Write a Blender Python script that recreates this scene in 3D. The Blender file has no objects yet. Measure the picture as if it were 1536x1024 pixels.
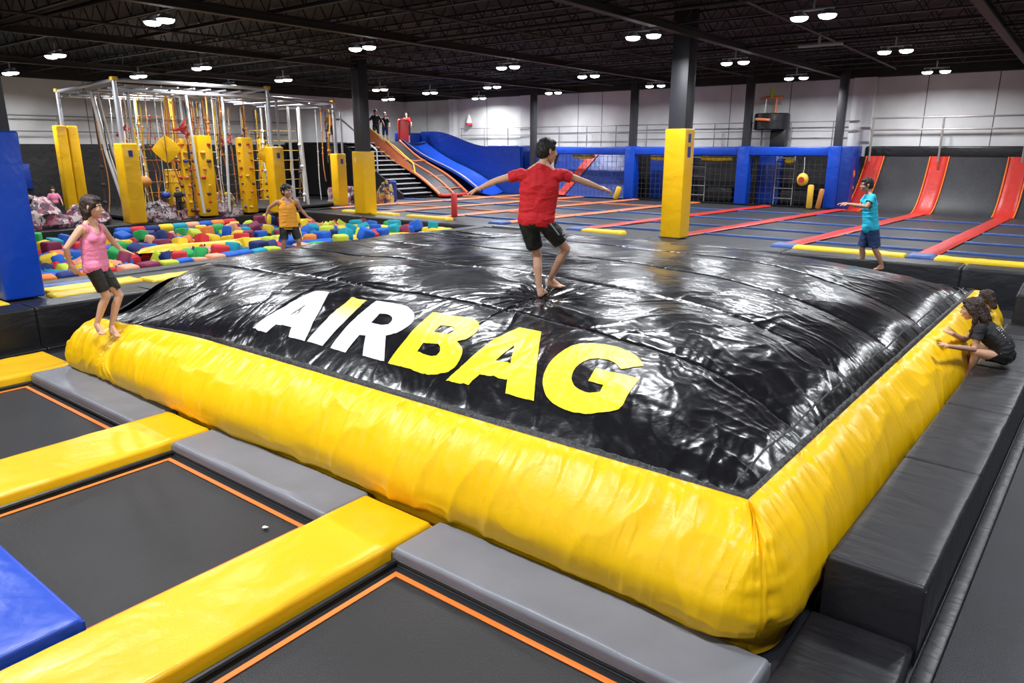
import bpy, bmesh, math, random
import numpy as np
from mathutils import Vector, Matrix, Quaternion
PI = math.pi
random.seed(7)
rng = np.random.default_rng(7)
SC = bpy.context.scene
COL = SC.collection

# ------------------------------------------------------------------ camera
CAM_H = 2.8
PITCH = math.radians(15.11)
YAW = math.radians(37.9)
FPX = 1081.45
cam = bpy.data.objects.new('camera', bpy.data.cameras.new('camera'))
COL.objects.link(cam)
cam.location = (0, 0, CAM_H)
cam.rotation_euler = (PI/2-PITCH, 0, YAW)
cam.data.sensor_width = 36
cam.data.lens = FPX/1536*36
cam.data.clip_end = 200
SC.camera = cam
FWD = Vector((-math.sin(YAW), math.cos(YAW), 0))
RGT = Vector((math.cos(YAW), math.sin(YAW), 0))

def ray(px, py):
    x = (px-768)/FPX; y = -(py-512)/FPX
    return RGT*x + FWD*(math.cos(PITCH)+y*math.sin(PITCH)) + Vector((0, 0, -math.sin(PITCH)+y*math.cos(PITCH)))

class Frame:
    """measuring frame of a figure: a vertical plane through its base, w metres further away"""
    def __init__(s, base):
        s.b = Vector(base)
        d = Vector((base[0], base[1], 0)); s.f = d.normalized(); s.r = Vector((s.f.y, -s.f.x, 0))
    def __call__(s, px, py, w=0.0):
        r = ray(px, py)
        t = (s.b.dot(s.f)+w)/r.dot(s.f)
        return Vector((0, 0, CAM_H))+r*t
    def at_z(s, px, py, z):
        r = ray(px, py); return Vector((0, 0, CAM_H))+r*((z-CAM_H)/r.z)

# ------------------------------------------------------------------ materials
M = {}
def nodes(m):
    m.use_nodes = True
    nt = m.node_tree; return nt, nt.nodes['Principled BSDF']
def mat(name, col, rough=.5, metal=0, bump=None, spec=.5, coat=0, mottled=None, sheen=0, col2=None):
    """bump = list of (scale, distance, detail, stretch xyz)"""
    m = bpy.data.materials.new(name); nt, b = nodes(m)
    b.inputs['Base Color'].default_value = (*col, 1)
    b.inputs['Roughness'].default_value = rough
    b.inputs['Metallic'].default_value = metal
    b.inputs['Specular IOR Level'].default_value = spec
    b.inputs['Coat Weight'].default_value = coat
    if sheen: b.inputs['Sheen Weight'].default_value = sheen
    tc = None
    if bump or mottled:
        tc = nt.nodes.new('ShaderNodeTexCoord')
    if mottled:
        sc, amt = mottled[:2]
        n = nt.nodes.new('ShaderNodeTexNoise'); n.inputs['Scale'].default_value = sc; n.inputs['Detail'].default_value = 5
        nt.links.new(tc.outputs['Object'], n.inputs['Vector'])
        r = nt.nodes.new('ShaderNodeMapRange'); r.inputs['From Min'].default_value = .3; r.inputs['From Max'].default_value = .7
        nt.links.new(n.outputs['Fac'], r.inputs['Value'])
        mx = nt.nodes.new('ShaderNodeMix'); mx.data_type = 'RGBA'
        c2 = col2 or tuple(c*(1-amt) for c in col)
        mx.inputs[6].default_value = (*col, 1); mx.inputs[7].default_value = (*c2, 1)
        nt.links.new(r.outputs['Result'], mx.inputs[0]); nt.links.new(mx.outputs[2], b.inputs['Base Color'])
    prev = None
    for (sc, dist, det, st) in (bump or []):
        mp = nt.nodes.new('ShaderNodeMapping'); mp.inputs['Scale'].default_value = st
        nt.links.new(tc.outputs['Object'], mp.inputs['Vector'])
        n = nt.nodes.new('ShaderNodeTexNoise'); n.inputs['Scale'].default_value = sc; n.inputs['Detail'].default_value = det
        n.inputs['Distortion'].default_value = .4
        nt.links.new(mp.outputs['Vector'], n.inputs['Vector'])
        bp = nt.nodes.new('ShaderNodeBump'); bp.inputs['Strength'].default_value = 1; bp.inputs['Distance'].default_value = dist
        nt.links.new(n.outputs['Fac'], bp.inputs['Height'])
        if prev: nt.links.new(prev.outputs['Normal'], bp.inputs['Normal'])
        prev = bp
    if prev: nt.links.new(prev.outputs['Normal'], b.inputs['Normal'])
    M[name] = m
    return m
def emis(name, col, s):
    m = bpy.data.materials.new(name); nt, b = nodes(m)
    b.inputs['Base Color'].default_value = (*col, 1)
    b.inputs['Emission Color'].default_value = (*col, 1); b.inputs['Emission Strength'].default_value = s
    M[name] = m; return m

YEL = (.90, .52, .004)
mat('bag_black', (.006, .006, .008), .235, bump=[(9, .004, 2, (1, 1, 1)), (45, .0007, 2, (1, .45, 1))], spec=.55)
mat('bag_yellow', (.93, .55, .004), .37, bump=[(6, .008, 3, (1, 1, .6)), (90, .0006, 2, (1, 1, 1))], spec=.32)
mat('seam_black', (.012, .012, .013), .45, bump=[(60, .006, 3, (1, 1, 1))])
mat('print_white', (.86, .87, .9), .35, bump=[(9, .004, 3, (1, 1, 1))])
mat('print_yellow', (.95, .74, .012), .4, bump=[(9, .006, 3, (1, 1, 1))])
mat('pad_yellow', (.90, .50, .006), .32, bump=[(2.2, .03, 2.5, (1, .8, 1)), (22, .0015, 3, (1, 1, 1))], mottled=(1.5, .10))
mat('pad_grey', (.23, .235, .265), .4, bump=[(2.0, .02, 2, (1, 1, 1)), (30, .001, 2, (1, 1, 1))], mottled=(1.3, .22))
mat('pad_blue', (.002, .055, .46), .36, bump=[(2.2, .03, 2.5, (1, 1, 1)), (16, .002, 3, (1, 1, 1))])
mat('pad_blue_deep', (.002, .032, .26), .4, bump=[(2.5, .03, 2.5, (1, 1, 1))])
mat('pad_red', (.62, .03, .018), .42, bump=[(3, .02, 2, (1, 1, 1))], mottled=(1.5, .15))
mat('pad_orange', (.62, .17, .07), .5, bump=[(3, .02, 2, (1, 1, 1))])
mat('pad_court_yellow', (.9, .62, .02), .4, bump=[(4, .02, 2, (1, 1, 1))])
mat('pad_light_blue', (.05, .11, .34), .42, bump=[(4, .02, 2, (1, 1, 1))])
mat('vinyl_black', (.008, .008, .009), .36, bump=[(3.5, .02, 3, (1, .5, 1)), (40, .001, 3, (1, 1, 1))])
mat('vinyl_black_wall', (.012, .012, .013), .5, bump=[(4, .02, 2, (1, 1, 1))])
mat('vinyl_charcoal', (.014, .014, .018), .42, bump=[(3.5, .02, 3, (.6, 2.2, 1)), (50, .001, 3, (1, 1, 1))])
mat('frame_black', (.012, .012, .013), .45)
mat('orange_stripe', (.88, .19, .02), .55)
mat('yellow_trim', (.8, .4, .02), .5)
mat('steel_dark', (.03, .03, .036), .42)
mat('steel_pipe', (.55, .56, .6), .35, metal=.55)
mat('rail_pipe', (.30, .27, .26), .45, metal=.4)
mat('rubber', (.015, .015, .015), .6)
mat('skin', (.62, .35, .23), .5, spec=.35, mottled=(6, .08))
mat('skin_tan', (.48, .25, .16), .5, spec=.35, mottled=(6, .08))
mat('hair', (.008, .006, .005), .62, bump=[(60, .004, 3, (1, 1, .15))])
mat('hair_brown', (.028, .013, .008), .6, bump=[(60, .004, 3, (1, 1, .15))])
mat('eye_white', (.8, .8, .8), .25)
mat('eye_dark', (.015, .01, .008), .2)
mat('lips', (.42, .13, .11), .45)
FAB = [(25, .004, 3, (1, 1, .6)), (7, .02, 3, (1, 1, 1.6))]
mat('shirt_red', (.58, .008, .016), .75, bump=FAB)
mat('shirt_pink', (.72, .20, .34), .75, bump=FAB)
mat('shirt_orange', (.85, .36, .03), .75, bump=FAB)
mat('shirt_cyan', (.015, .46, .66), .75, bump=FAB)
mat('shirt_black', (.010, .010, .012), .75, bump=FAB)
mat('shirt_yellow', (.8, .5, .02), .75, bump=FAB)
mat('shorts_black', (.010, .010, .011), .5, bump=FAB)
mat('shorts_navy', (.012, .035, .12), .75, bump=FAB)
mat('shorts_shiny', (.012, .012, .013), .25, bump=FAB)
mat('white_print', (.75, .75, .75), .5)
mat('grey_print', (.3, .3, .31), .5)
mat('rope_orange', (.55, .22, .05), .7)
mat('rope_yellow', (.78, .48, .04), .6)
mat('rope_white', (.62, .62, .60), .6)
mat('rope_dark', (.05, .03, .03), .7)
mat('hold_red', (.5, .03, .03), .5)
mat('hold_brown', (.10, .035, .02), .5)
mat('badge_blue', (.02, .05, .3), .4)
mat('paper', (.75, .74, .72), .7)
mat('housing', (.5, .5, .52), .5)
mat('step_grey', (.35, .35, .36), .5)
mat('nylon_net', (.04, .04, .045), .7)
emis('lamp_glass', (.93, .95, 1.0), 14)

# woven trampoline fabric
def weave(name, col, scale, colb):
    m = bpy.data.materials.new(name); nt, b = nodes(m)
    tc = nt.nodes.new('ShaderNodeTexCoord')
    w = nt.nodes.new('ShaderNodeTexWave'); w.wave_type = 'BANDS'; w.bands_direction = 'DIAGONAL'
    w.inputs['Scale'].default_value = scale; w.inputs['Distortion'].default_value = 1.0; w.inputs['Detail'].default_value = 1
    v = nt.nodes.new('ShaderNodeTexVoronoi'); v.inputs['Scale'].default_value = scale*1.6
    n = nt.nodes.new('ShaderNodeTexNoise'); n.inputs['Scale'].default_value = 1.7; n.inputs['Detail'].default_value = 4
    for q in (w, v, n): nt.links.new(tc.outputs['Object'], q.inputs['Vector'])
    mx = nt.nodes.new('ShaderNodeMix'); mx.data_type = 'RGBA'
    mx.inputs[6].default_value = (*col, 1); mx.inputs[7].default_value = (*colb, 1)
    ad = nt.nodes.new('ShaderNodeMath'); ad.operation = 'MULTIPLY'
    nt.links.new(v.outputs['Distance'], ad.inputs[0]); nt.links.new(n.outputs['Fac'], ad.inputs[1])
    nt.links.new(ad.outputs[0], mx.inputs[0]); nt.links.new(mx.outputs[2], b.inputs['Base Color'])
    bp = nt.nodes.new('ShaderNodeBump'); bp.inputs['Distance'].default_value = .002; bp.inputs['Strength'].default_value = .7
    nt.links.new(v.outputs['Distance'], bp.inputs['Height']); nt.links.new(bp.outputs['Normal'], b.inputs['Normal'])
    b.inputs['Roughness'].default_value = .5; b.inputs['Specular IOR Level'].default_value = .35
    M[name] = m
weave('mesh_bed', (.009, .009, .010), 55, (.036, .034, .036))
weave('mesh_court', (.022, .022, .025), 20, (.065, .065, .072))
weave('carpet', (.007, .008, .011), 70, (.036, .038, .05))

# painted concrete panels with vertical joints
def wallmat():
    m = bpy.data.materials.new('wall_paint'); nt, b = nodes(m)
    tc = nt.nodes.new('ShaderNodeTexCoord')
    n = nt.nodes.new('ShaderNodeTexNoise'); n.inputs['Scale'].default_value = .5; n.inputs['Detail'].default_value = 6
    nt.links.new(tc.outputs['Object'], n.inputs['Vector'])
    cr = nt.nodes.new('ShaderNodeValToRGB')
    cr.color_ramp.elements[0].position = .3; cr.color_ramp.elements[0].color = (.50, .495, .49, 1)
    cr.color_ramp.elements[1].position = .65; cr.color_ramp.elements[1].color = (.74, .735, .73, 1)
    nt.links.new(n.outputs['Fac'], cr.inputs['Fac'])
    nt.links.new(cr.outputs['Color'], b.inputs['Base Color'])
    b.inputs['Roughness'].default_value = .7
    M['wall_paint'] = m
wallmat()
def gradient_print():
    m = bpy.data.materials.new('print_gradient'); nt, b = nodes(m)
    tc = nt.nodes.new('ShaderNodeTexCoord'); sp = nt.nodes.new('ShaderNodeSeparateXYZ')
    nt.links.new(tc.outputs['Object'], sp.inputs[0])
    r = nt.nodes.new('ShaderNodeMapRange'); r.inputs['From Min'].default_value = 4.35; r.inputs['From Max'].default_value = 4.85
    nt.links.new(sp.outputs['Y'], r.inputs['Value'])
    mx = nt.nodes.new('ShaderNodeMix'); mx.data_type = 'RGBA'
    mx.inputs[6].default_value = (.86, .86, .84, 1); mx.inputs[7].default_value = (.93, .74, .12, 1)
    nt.links.new(r.outputs['Result'], mx.inputs[0]); nt.links.new(mx.outputs[2], b.inputs['Base Color'])
    b.inputs['Roughness'].default_value = .32
    M['print_gradient'] = m
gradient_print()
def patterned(name, cols, scale):
    m = bpy.data.materials.new(name); nt, b = nodes(m)
    tc = nt.nodes.new('ShaderNodeTexCoord')
    v = nt.nodes.new('ShaderNodeTexVoronoi'); v.inputs['Scale'].default_value = scale
    nz = nt.nodes.new('ShaderNodeTexNoise'); nz.inputs['Scale'].default_value = scale*.6; nz.inputs['Detail'].default_value = 3
    nt.links.new(tc.outputs['Object'], nz.inputs['Vector'])
    mxv = nt.nodes.new('ShaderNodeMix'); mxv.data_type = 'RGBA'; mxv.inputs[0].default_value = .35
    nt.links.new(tc.outputs['Object'], mxv.inputs[6]); nt.links.new(nz.outputs['Color'], mxv.inputs[7])
    nt.links.new(mxv.outputs[2], v.inputs['Vector'])
    cr = nt.nodes.new('ShaderNodeValToRGB'); cr.color_ramp.interpolation = 'CONSTANT'
    e = cr.color_ramp.elements
    while len(e) < len(cols): e.new(.5)
    for i, c in enumerate(cols):
        e[i].position = i/len(cols); e[i].color = (*c, 1)
    nt.links.new(v.outputs['Color'], cr.inputs['Fac']); nt.links.new(cr.outputs['Color'], b.inputs['Base Color'])
    b.inputs['Roughness'].default_value = .6
    M[name] = m
patterned('cloth_pink_pattern', [(.40, .22, .25), (.03, .02, .03), (.5, .42, .42), (.25, .05, .09), (.10, .05, .07)], 9)
patterned('cloth_dark_pattern', [(.03, .02, .03), (.35, .26, .28), (.12, .03, .05), (.42, .4, .42), (.02, .02, .03)], 15)
patterned('cloth_multi_pattern', [(.6, .55, .5), (.03, .04, .10), (.6, .2, .05), (.6, .45, .05), (.35, .1, .15)], 9)

# ------------------------------------------------------------------ object helpers
def obj(name, me, m=None, parent=None, smooth=True):
    if isinstance(me, bmesh.types.BMesh):
        me2 = bpy.data.meshes.new(name); me.to_mesh(me2); me.free(); me = me2
    elif isinstance(me, MB): me = me.mesh(name)
    o = bpy.data.objects.new(name, me); COL.objects.link(o)
    if m is not None and not me.materials: me.materials.append(M[m] if isinstance(m, str) else m)
    if parent is not None: o.parent = parent
    if smooth and len(me.polygons):
        me.polygons.foreach_set('use_smooth', [True]*len(me.polygons))
        try: me.set_sharp_from_angle(angle=math.radians(40))
        except Exception: pass
    return o
def tag(o, label, cat, group=None, kind=None):
    if label: o['label'] = label
    if cat: o['category'] = cat
    if group: o['group'] = group
    if kind: o['kind'] = kind
    return o
def struct(name, me, m, smooth=False):
    o = obj(name, me, m, None, smooth); o['kind'] = 'structure'; return o
def thing(name, label, cat, loc=(0, 0, 0), rz=0, group=None):
    o = bpy.data.objects.new(name, None); COL.objects.link(o)
    o.location = loc; o.rotation_euler = (0, 0, rz); o.empty_display_size = .1
    return tag(o, label, cat, group)
def dup(root, loc=None, rz=None, label=None, group=None, sub=True):
    r = root.copy(); COL.objects.link(r)
    if loc is not None: r.location = loc
    if rz is not None: r.rotation_euler = (0, 0, rz)
    if label: r['label'] = label
    if group: r['group'] = group
    for ch in list(root.children):
        c = ch.copy(); COL.objects.link(c); c.parent = r
        for g in list(ch.children):
            d = g.copy(); COL.objects.link(d); d.parent = c
    return r

class MB:
    def __init__(s): s.v = []; s.f = []
    def add(s, vs, fs):
        n = len(s.v); s.v += [tuple(v) for v in vs]; s.f += [tuple(i+n for i in f) for f in fs]
        return s
    def mesh(s, name='m'):
        me = bpy.data.meshes.new(name); me.from_pydata(s.v, [], s.f); me.update(); return me
    def box(s, x0, x1, y0, y1, z0, z1, bev=0, seg=2):
        if bev <= 0:
            vs = [(x, y, z) for z in (z0, z1) for y in (y0, y1) for x in (x0, x1)]
            return s.add(vs, [(0, 2, 3, 1), (4, 5, 7, 6), (0, 1, 5, 4), (2, 6, 7, 3), (0, 4, 6, 2), (1, 3, 7, 5)])
        bm = bmesh.new(); bmesh.ops.create_cube(bm, size=1)
        for v in bm.verts: v.co = Vector(((x0+x1)/2+v.co.x*(x1-x0), (y0+y1)/2+v.co.y*(y1-y0), (z0+z1)/2+v.co.z*(z1-z0)))
        bmesh.ops.bevel(bm, geom=list(bm.edges), offset=bev, segments=seg, affect='EDGES', profile=.5)
        bm.verts.index_update()
        s.add([v.co.copy() for v in bm.verts], [[v.index for v in f.verts] for f in bm.faces]); bm.free(); return s
    def tube(s, pts, r, n=8, cap=True, closed=False):
        pts = [Vector(p) for p in pts]; rs = r if isinstance(r, (list, tuple)) else [r]*len(pts)
        up = None; rings = []
        for i, p in enumerate(pts):
            a = pts[max(i-1, 0)]; b = pts[min(i+1, len(pts)-1)]
            t = (b-a).normalized() if (b-a).length > 1e-9 else Vector((0, 0, 1))
            if up is None: up = t.orthogonal().normalized()
            else:
                up = (up-t*up.dot(t))
                up = up.normalized() if up.length > 1e-6 else t.orthogonal().normalized()
            w = t.cross(up)
            rings.append([p+(up*math.cos(2*PI*k/n)+w*math.sin(2*PI*k/n))*rs[i] for k in range(n)])
        vs = [v for ring in rings for v in ring]; fs = []
        for i in range(len(rings)-1):
            for k in range(n):
                fs.append((i*n+k, i*n+(k+1) % n, (i+1)*n+(k+1) % n, (i+1)*n+k))
        if cap: fs += [tuple(reversed(range(n))), tuple(range((len(rings)-1)*n, len(rings)*n))]
        return s.add(vs, fs)
    def beam(s, a, b, w, h):
        """rectangular bar from a to b"""
        a = Vector(a); b = Vector(b); t = (b-a).normalized()
        sd = t.cross(Vector((0, 0, 1)))
        if sd.length < 1e-4: sd = Vector((1, 0, 0))
        sd.normalize(); up = sd.cross(t)
        vs = [p+sd*(i*w/2)+up*(j*h/2) for p in (a, b) for (i, j) in ((-1, -1), (1, -1), (1, 1), (-1, 1))]
        return s.add(vs, [(3, 2, 1, 0), (4, 5, 6, 7), (0, 1, 5, 4), (1, 2, 6, 5), (2, 3, 7, 6), (3, 0, 4, 7)])
    def ball(s, c, r, n=12, m=8, sq=(1, 1, 1)):
        vs = []; fs = []
        for i in range(m+1):
            th = PI*i/m
            for k in range(n):
                ph = 2*PI*k/n
                vs.append((c[0]+r*sq[0]*math.sin(th)*math.cos(ph), c[1]+r*sq[1]*math.sin(th)*math.sin(ph), c[2]+r*sq[2]*math.cos(th)))
        for i in range(m):
            for k in range(n): fs.append((i*n+k, (i+1)*n+k, (i+1)*n+(k+1) % n, i*n+(k+1) % n))
        return s.add(vs, fs)
    def cyl(s, a, b, r, n=16): return s.tube([a, b], r, n)
    def lathe(s, prof, c=(0, 0, 0), n=20):
        vs = [(c[0]+r*math.cos(2*PI*k/n), c[1]+r*math.sin(2*PI*k/n), c[2]+z) for r, z in prof for k in range(n)]
        fs = [(i*n+k, i*n+(k+1) % n, (i+1)*n+(k+1) % n, (i+1)*n+k) for i in range(len(prof)-1) for k in range(n)]
        return s.add(vs, fs)

def vnoise(x, y, seed=0):
    """smooth 2-D gradient-like value noise, numpy arrays, range about -1..1"""
    xi = np.floor(x).astype(np.int64); yi = np.floor(y).astype(np.int64)
    xf = x-xi; yf = y-yi
    def h(a, b):
        n = (a*374761393+b*668265263+seed*1442695041) & 0xffffffff
        n = ((n ^ (n >> 13))*1274126177) & 0xffffffff
        return ((n ^ (n >> 16)) & 0xffff)/32767.5-1
    u = xf*xf*xf*(xf*(xf*6-15)+10); v = yf*yf*yf*(yf*(yf*6-15)+10)
    return (h(xi, yi)*(1-u)+h(xi+1, yi)*u)*(1-v)+(h(xi, yi+1)*(1-u)+h(xi+1, yi+1)*u)*v
def fbm(x, y, seed=0, o=3):
    s = 0; a = 1; t = 0
    for i in range(o):
        s = s+a*vnoise(x*2**i+17.3*i, y*2**i-9.1*i, seed+i); t += a; a *= .5
    return s/t
def sstep(t): t = np.clip(t, 0, 1); return t*t*(3-2*t)

def grid_mesh(X, Y, Z, flip=False):
    """X, Y, Z 2-D arrays -> mesh"""
    r, c = X.shape
    co = np.stack([X, Y, Z], -1).reshape(-1, 3)
    idx = np.arange(r*c).reshape(r, c)
    q = np.stack([idx[:-1, :-1], idx[:-1, 1:], idx[1:, 1:], idx[1:, :-1]], -1).reshape(-1, 4)
    if flip: q = q[:, ::-1]
    me = bpy.data.meshes.new('grid')
    me.vertices.add(len(co)); me.vertices.foreach_set('co', co.ravel().astype(np.float32))
    me.loops.add(q.size); me.loops.foreach_set('vertex_index', q.ravel().astype(np.int32))
    me.polygons.add(len(q)); me.polygons.foreach_set('loop_start', np.arange(0, q.size, 4, dtype=np.int32))
    me.update(calc_edges=True); me.validate()
    return me

def pad_mesh(x0, x1, y0, y1, z0, z1, r=.03, step=.08, amp=.006, seed=0, wl=.5):
    """upholstered pad: rounded top edges, a softly uneven top and straight sides"""
    def axis(a, b):
        n = max(2, int((b-a-2*r)/step))
        e = [a+r*(1-math.cos(k*PI/2/4)) for k in range(5)]
        m = list(np.linspace(a+r, b-r, n+1))[1:-1]
        return np.array(e+m+[a+b-t for t in reversed(e)])
    xs = axis(x0, x1); ys = axis(y0, y1)
    X, Y = np.meshgrid(xs, ys)
    dx = np.clip(np.maximum(x0+r-X, X-(x1-r)), 0, r); dy = np.clip(np.maximum(y0+r-Y, Y-(y1-r)), 0, r)
    Z = z1-r+np.sqrt(np.maximum(r*r-dx*dx-dy*dy, 0))
    ed = np.minimum(np.minimum(X-x0, x1-X), np.minimum(Y-y0, y1-Y))
    Z = Z+amp*fbm(X/wl+seed*3.1, Y/wl, seed+5)*sstep(ed/.1)
    Z = Z+amp*1.2*np.maximum(0, vnoise(X/.22+seed, Y/.22, seed))*sstep(ed/.04)*(1-sstep(ed/.25))
    X = np.concatenate([X[:1], X, X[-1:]]); Y = np.concatenate([Y[:1], Y, Y[-1:]]); Z = np.concatenate([Z[:1]*0+z0, Z, Z[-1:]*0+z0])
    X = np.concatenate([X[:, :1], X, X[:, -1:]], 1); Y = np.concatenate([Y[:, :1], Y, Y[:, -1:]], 1)
    Z = np.concatenate([Z[:, :1]*0+z0, Z, Z[:, -1:]*0+z0], 1)
    return grid_mesh(X, Y, Z)

# ------------------------------------------------------------------ hall shell
ZC = 5.95
WX0, WX1, WY0, WY1 = -31.0, 7.0, -7.0, 30.0
struct('floor', MB().box(WX0, WX1, WY0, WY1, -.42, -.12), 'carpet')
mat('ceiling_deck', (.012, .011, .010), .8, mottled=(.7, .2), col2=(.028, .022, .018))
struct('ceiling', MB().box(WX0-.3, WX1+.3, WY0-.3, WY1+.3, ZC, ZC+.25), 'ceiling_deck')
struct('wall_back', MB().box(WX0-.3, WX1+.3, WY1, WY1+.3, -.42, ZC), 'wall_paint')
struct('wall_left', MB().box(WX0-.3, WX0, WY0, WY1, -.42, ZC), 'wall_paint')
struct('wall_right', MB().box(WX1, WX1+.3, WY0, WY1, -.42, ZC), 'wall_paint')
struct('wall_front', MB().box(WX0-.3, WX1+.3, WY0-.3, WY0, -.42, ZC), 'wall_paint')
# pilasters, joints and pipes that belong to the wall
k = 1
for (x, w) in ((-6.9, .75), (-22.3, .6), (-27.2, .35)):
    struct('trim_%d' % k, MB().box(x-w/2, x+w/2, WY1-.32, WY1, .5, ZC-.6, .01), 'wall_paint'); k += 1
mat('joint', (.12, .12, .12), .8)
for x in (-29.3, -25, -19.4, -18.1, -14.3, -12.0, -9.6, -4.9, -2.8, -.4):
    struct('trim_%d' % k, MB().box(x-.014, x+.014, WY1-.006, WY1+.01, .6, 5.3), 'joint'); k += 1
for y in (5, 9, 13, 17, 21, 25):
    struct('trim_%d' % k, MB().box(WX0-.01, WX0+.006, y-.014, y+.014, .6, 5.3), 'joint'); k += 1
# dark painted head band of the walls, behind the last joist
struct('trim_%d' % k, MB().box(WX0, WX1, WY1-.35, WY1-.02, 5.22, ZC), 'ceiling_deck'); k += 1
struct('trim_%d' % k, MB().box(WX0+.02, WX0+.35, WY0, WY1-.4, 5.22, ZC), 'ceiling_deck'); k += 1

# roof joists and girders
mat('joist_paint', (.018, .016, .015), .55)
mat('joist_rust', (.035, .022, .017), .6)
def joist(x0, x1, y, z0=5.42, z1=5.88, pitch=.62):
    b = MB()
    b.box(x0, x1, y-.035, y+.035, z1-.03, z1+.02); b.box(x0, x1, y-.04, y+.04, z0-.03, z0)
    n = int((x1-x0)/pitch)
    for i in range(n):
        a = x0+(x1-x0)*i/n; c = x0+(x1-x0)*(i+1)/n; m_ = (a+c)/2
        b.beam((a, y, z0), (m_, y, z1), .02, .02); b.beam((m_, y, z1), (c, y, z0), .02, .02)
    return b
jm = joist(WX0+.4, WX1-.1, 0).mesh('roof_joist')
for i, y in enumerate(np.arange(-6.0, 29.5, 1.55)):
    if i == 0:
        o = obj('roof_joist', jm, 'joist_paint', None, False); o.location = (0, y, 0)
        tag(o, 'dark open web steel joist running across under the black roof deck', 'roof joist', 'open web roof joists'); j0 = o
    else:
        o = j0.copy(); COL.objects.link(o); o.location = (0, y, 0)
gb = MB().box(-.09, .09, WY0+.3, WY1-.4, 5.24, 5.27).box(-.09, .09, WY0+.3, WY1-.4, 5.39, 5.42).box(-.012, .012, WY0+.3, WY1-.4, 5.27, 5.39)
for i, x in enumerate((-26.0, -19.3, -13.6, -7.7, -2.0, 3.6)):
    if i == 0:
        o = obj('roof_girder', gb, 'joist_rust', None, False); g0 = o
        tag(o, 'dark steel roof girder running from front to back below the joists', 'girder', 'roof girders')
    else:
        o = g0.copy(); COL.objects.link(o)
    o.location = (x, 0, 0)
# ducts and conduits between the joists
for i, (x0, y0, x1, y1, z, r, m_) in enumerate([(-30, 6.2, 5, 7.2, 5.33, .03, 'joist_rust'), (-30, 13.7, 5, 13.4, 5.3, .035, 'joist_paint'), (-17, -3, -16.4, 28, 5.3, .03, 'joist_rust'),
        (-11, -3, -10.4, 28, 5.31, .025, 'joist_rust'), (-5, -3, -5.6, 28, 5.31, .03, 'joist_rust'), (-30, 20.6, 5, 19.6, 5.32, .03, 'joist_paint')]):
    o = obj('ceiling_conduit', MB().cyl((x0, y0, z), (x1, y1, z), r, 8), m_)
    tag(o, 'thin dark conduit pipe strung below the roof joists', 'pipe', 'ceiling conduits')

# ------------------------------------------------------------------ lights
LZ = 5.12
fix = [(-14.43, 7.59), (-21.92, 8.61), (-21.74, 12.59), (-25.95, 12.7), (-23.32, 16.6), (-14.37, 12.55), (-23.98, 21.8), (-28.44, 26.37), (-23.63, 24.43),
       (-14.29, 18.16), (-19.42, 23.65), (-24.33, 28.6), (-13.9, 22.08), (-19.31, 27.8), (-8.1, 15.04), (-13.96, 27.1), (-4.45, 14.74), (-4.3, 21.16), (-8.44, 21.19),
       (-8.56, 27.14), (-4.34, 27.61), (-27.18, 16.81), (-28.12, 9.62),
       (-4.4, 8.4), (-8.4, 8.6), (-8.3, 2.6), (-4.4, 2.4), (-14.4, 2.4), (.6, 2.4), (.8, 8.5), (.8, 14.8), (.8, 21.2), (-3.5, -3.5), (-9, -3.6), (1.5, 27.4)]
mat('lamp_body', (.5, .5, .52), .4, metal=.6)
lamp = thing('twin_ceiling_light', 'twin round high bay light glowing white under the black ceiling', 'ceiling light', (0, 0, LZ), 0, 'twin ceiling lights')
obj('mounting_bar', MB().box(-.36, .36, -.035, .035, .09, .13, .01).box(-.02, .02, -.02, .02, .13, .32), 'lamp_body', lamp)
for s in (-1, 1):
    h = obj('lamp_head', MB().lathe([(.001, .09), (.07, .09), (.13, .04), (.17, .0), (.165, -.005), (.15, .012), (.001, .012)], (s*.25, 0, 0), 20), 'lamp_body', lamp)
    obj('lens', MB().lathe([(.155, .0), (.15, -.03), (.125, -.055), (.07, -.072), (.001, -.078)], (s*.25, 0, 0), 20), 'lamp_glass', h)
LPOW = 92
for i, (x, y) in enumerate(fix):
    if i == 0: r = lamp; r.location = (x, y, LZ)
    else: r = dup(lamp, (x, y, LZ))
    for s in (-1, 1):
        ld = bpy.data.lights.new('lamp_glow', 'AREA'); ld.shape = 'DISK'; ld.size = .28; ld.energy = LPOW; ld.spread = math.radians(165); ld.color = (.93, .96, 1.0)
        lo = bpy.data.objects.new('lamp_glow', ld); COL.objects.link(lo); lo.location = (x+s*.25, y, LZ-.085)

# ------------------------------------------------------------------ columns
def column(x, y, z0, w, pad_h, pad_w, padm, label, extra=None, pw2=None):
    t = thing('support_column', label, 'column', (x, y, z0))
    b = MB().box(-w/2, w/2, -w/2, w/2, 0, ZC-z0, .012)
    obj('shaft', b, 'steel_dark', t)
    if pad_h:
        pw2 = pw2 or pad_w
        bm = bmesh.new(); bmesh.ops.create_cube(bm, size=1)
        for v in bm.verts: v.co = Vector((v.co.x*pad_w, v.co.y*pw2, (v.co.z+.5)*pad_h))
        bmesh.ops.bevel(bm, geom=list(bm.edges), offset=.03, segments=3, affect='EDGES', profile=.5)
        obj('column_pad', bm, padm, t)
    return t
c = column(-8.0, 16.95, .6, .44, 2.62, .54, 'pad_yellow', 'dark steel column with tall yellow pad, behind the boy in red')
obj('badge', MB().box(.272, .278, -.1, .04, 2.3, 2.5).box(.272, .278, -.1, .06, 1.95, 2.2), 'badge_blue', c)
c = column(-19.35, 16.7, .6, .38, 2.05, .54, 'pad_yellow', 'dark steel column with yellow pad beside the stairs')
obj('badge', MB().box(-.12, -.04, -.278, -.272, 1.72, 1.84), 'paper', c)
c = column(-12.56, 3.9, .6, .40, 2.42, .56, 'pad_blue', 'dark steel column in a blue pad at the left edge of the photo', pw2=.54)
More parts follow.
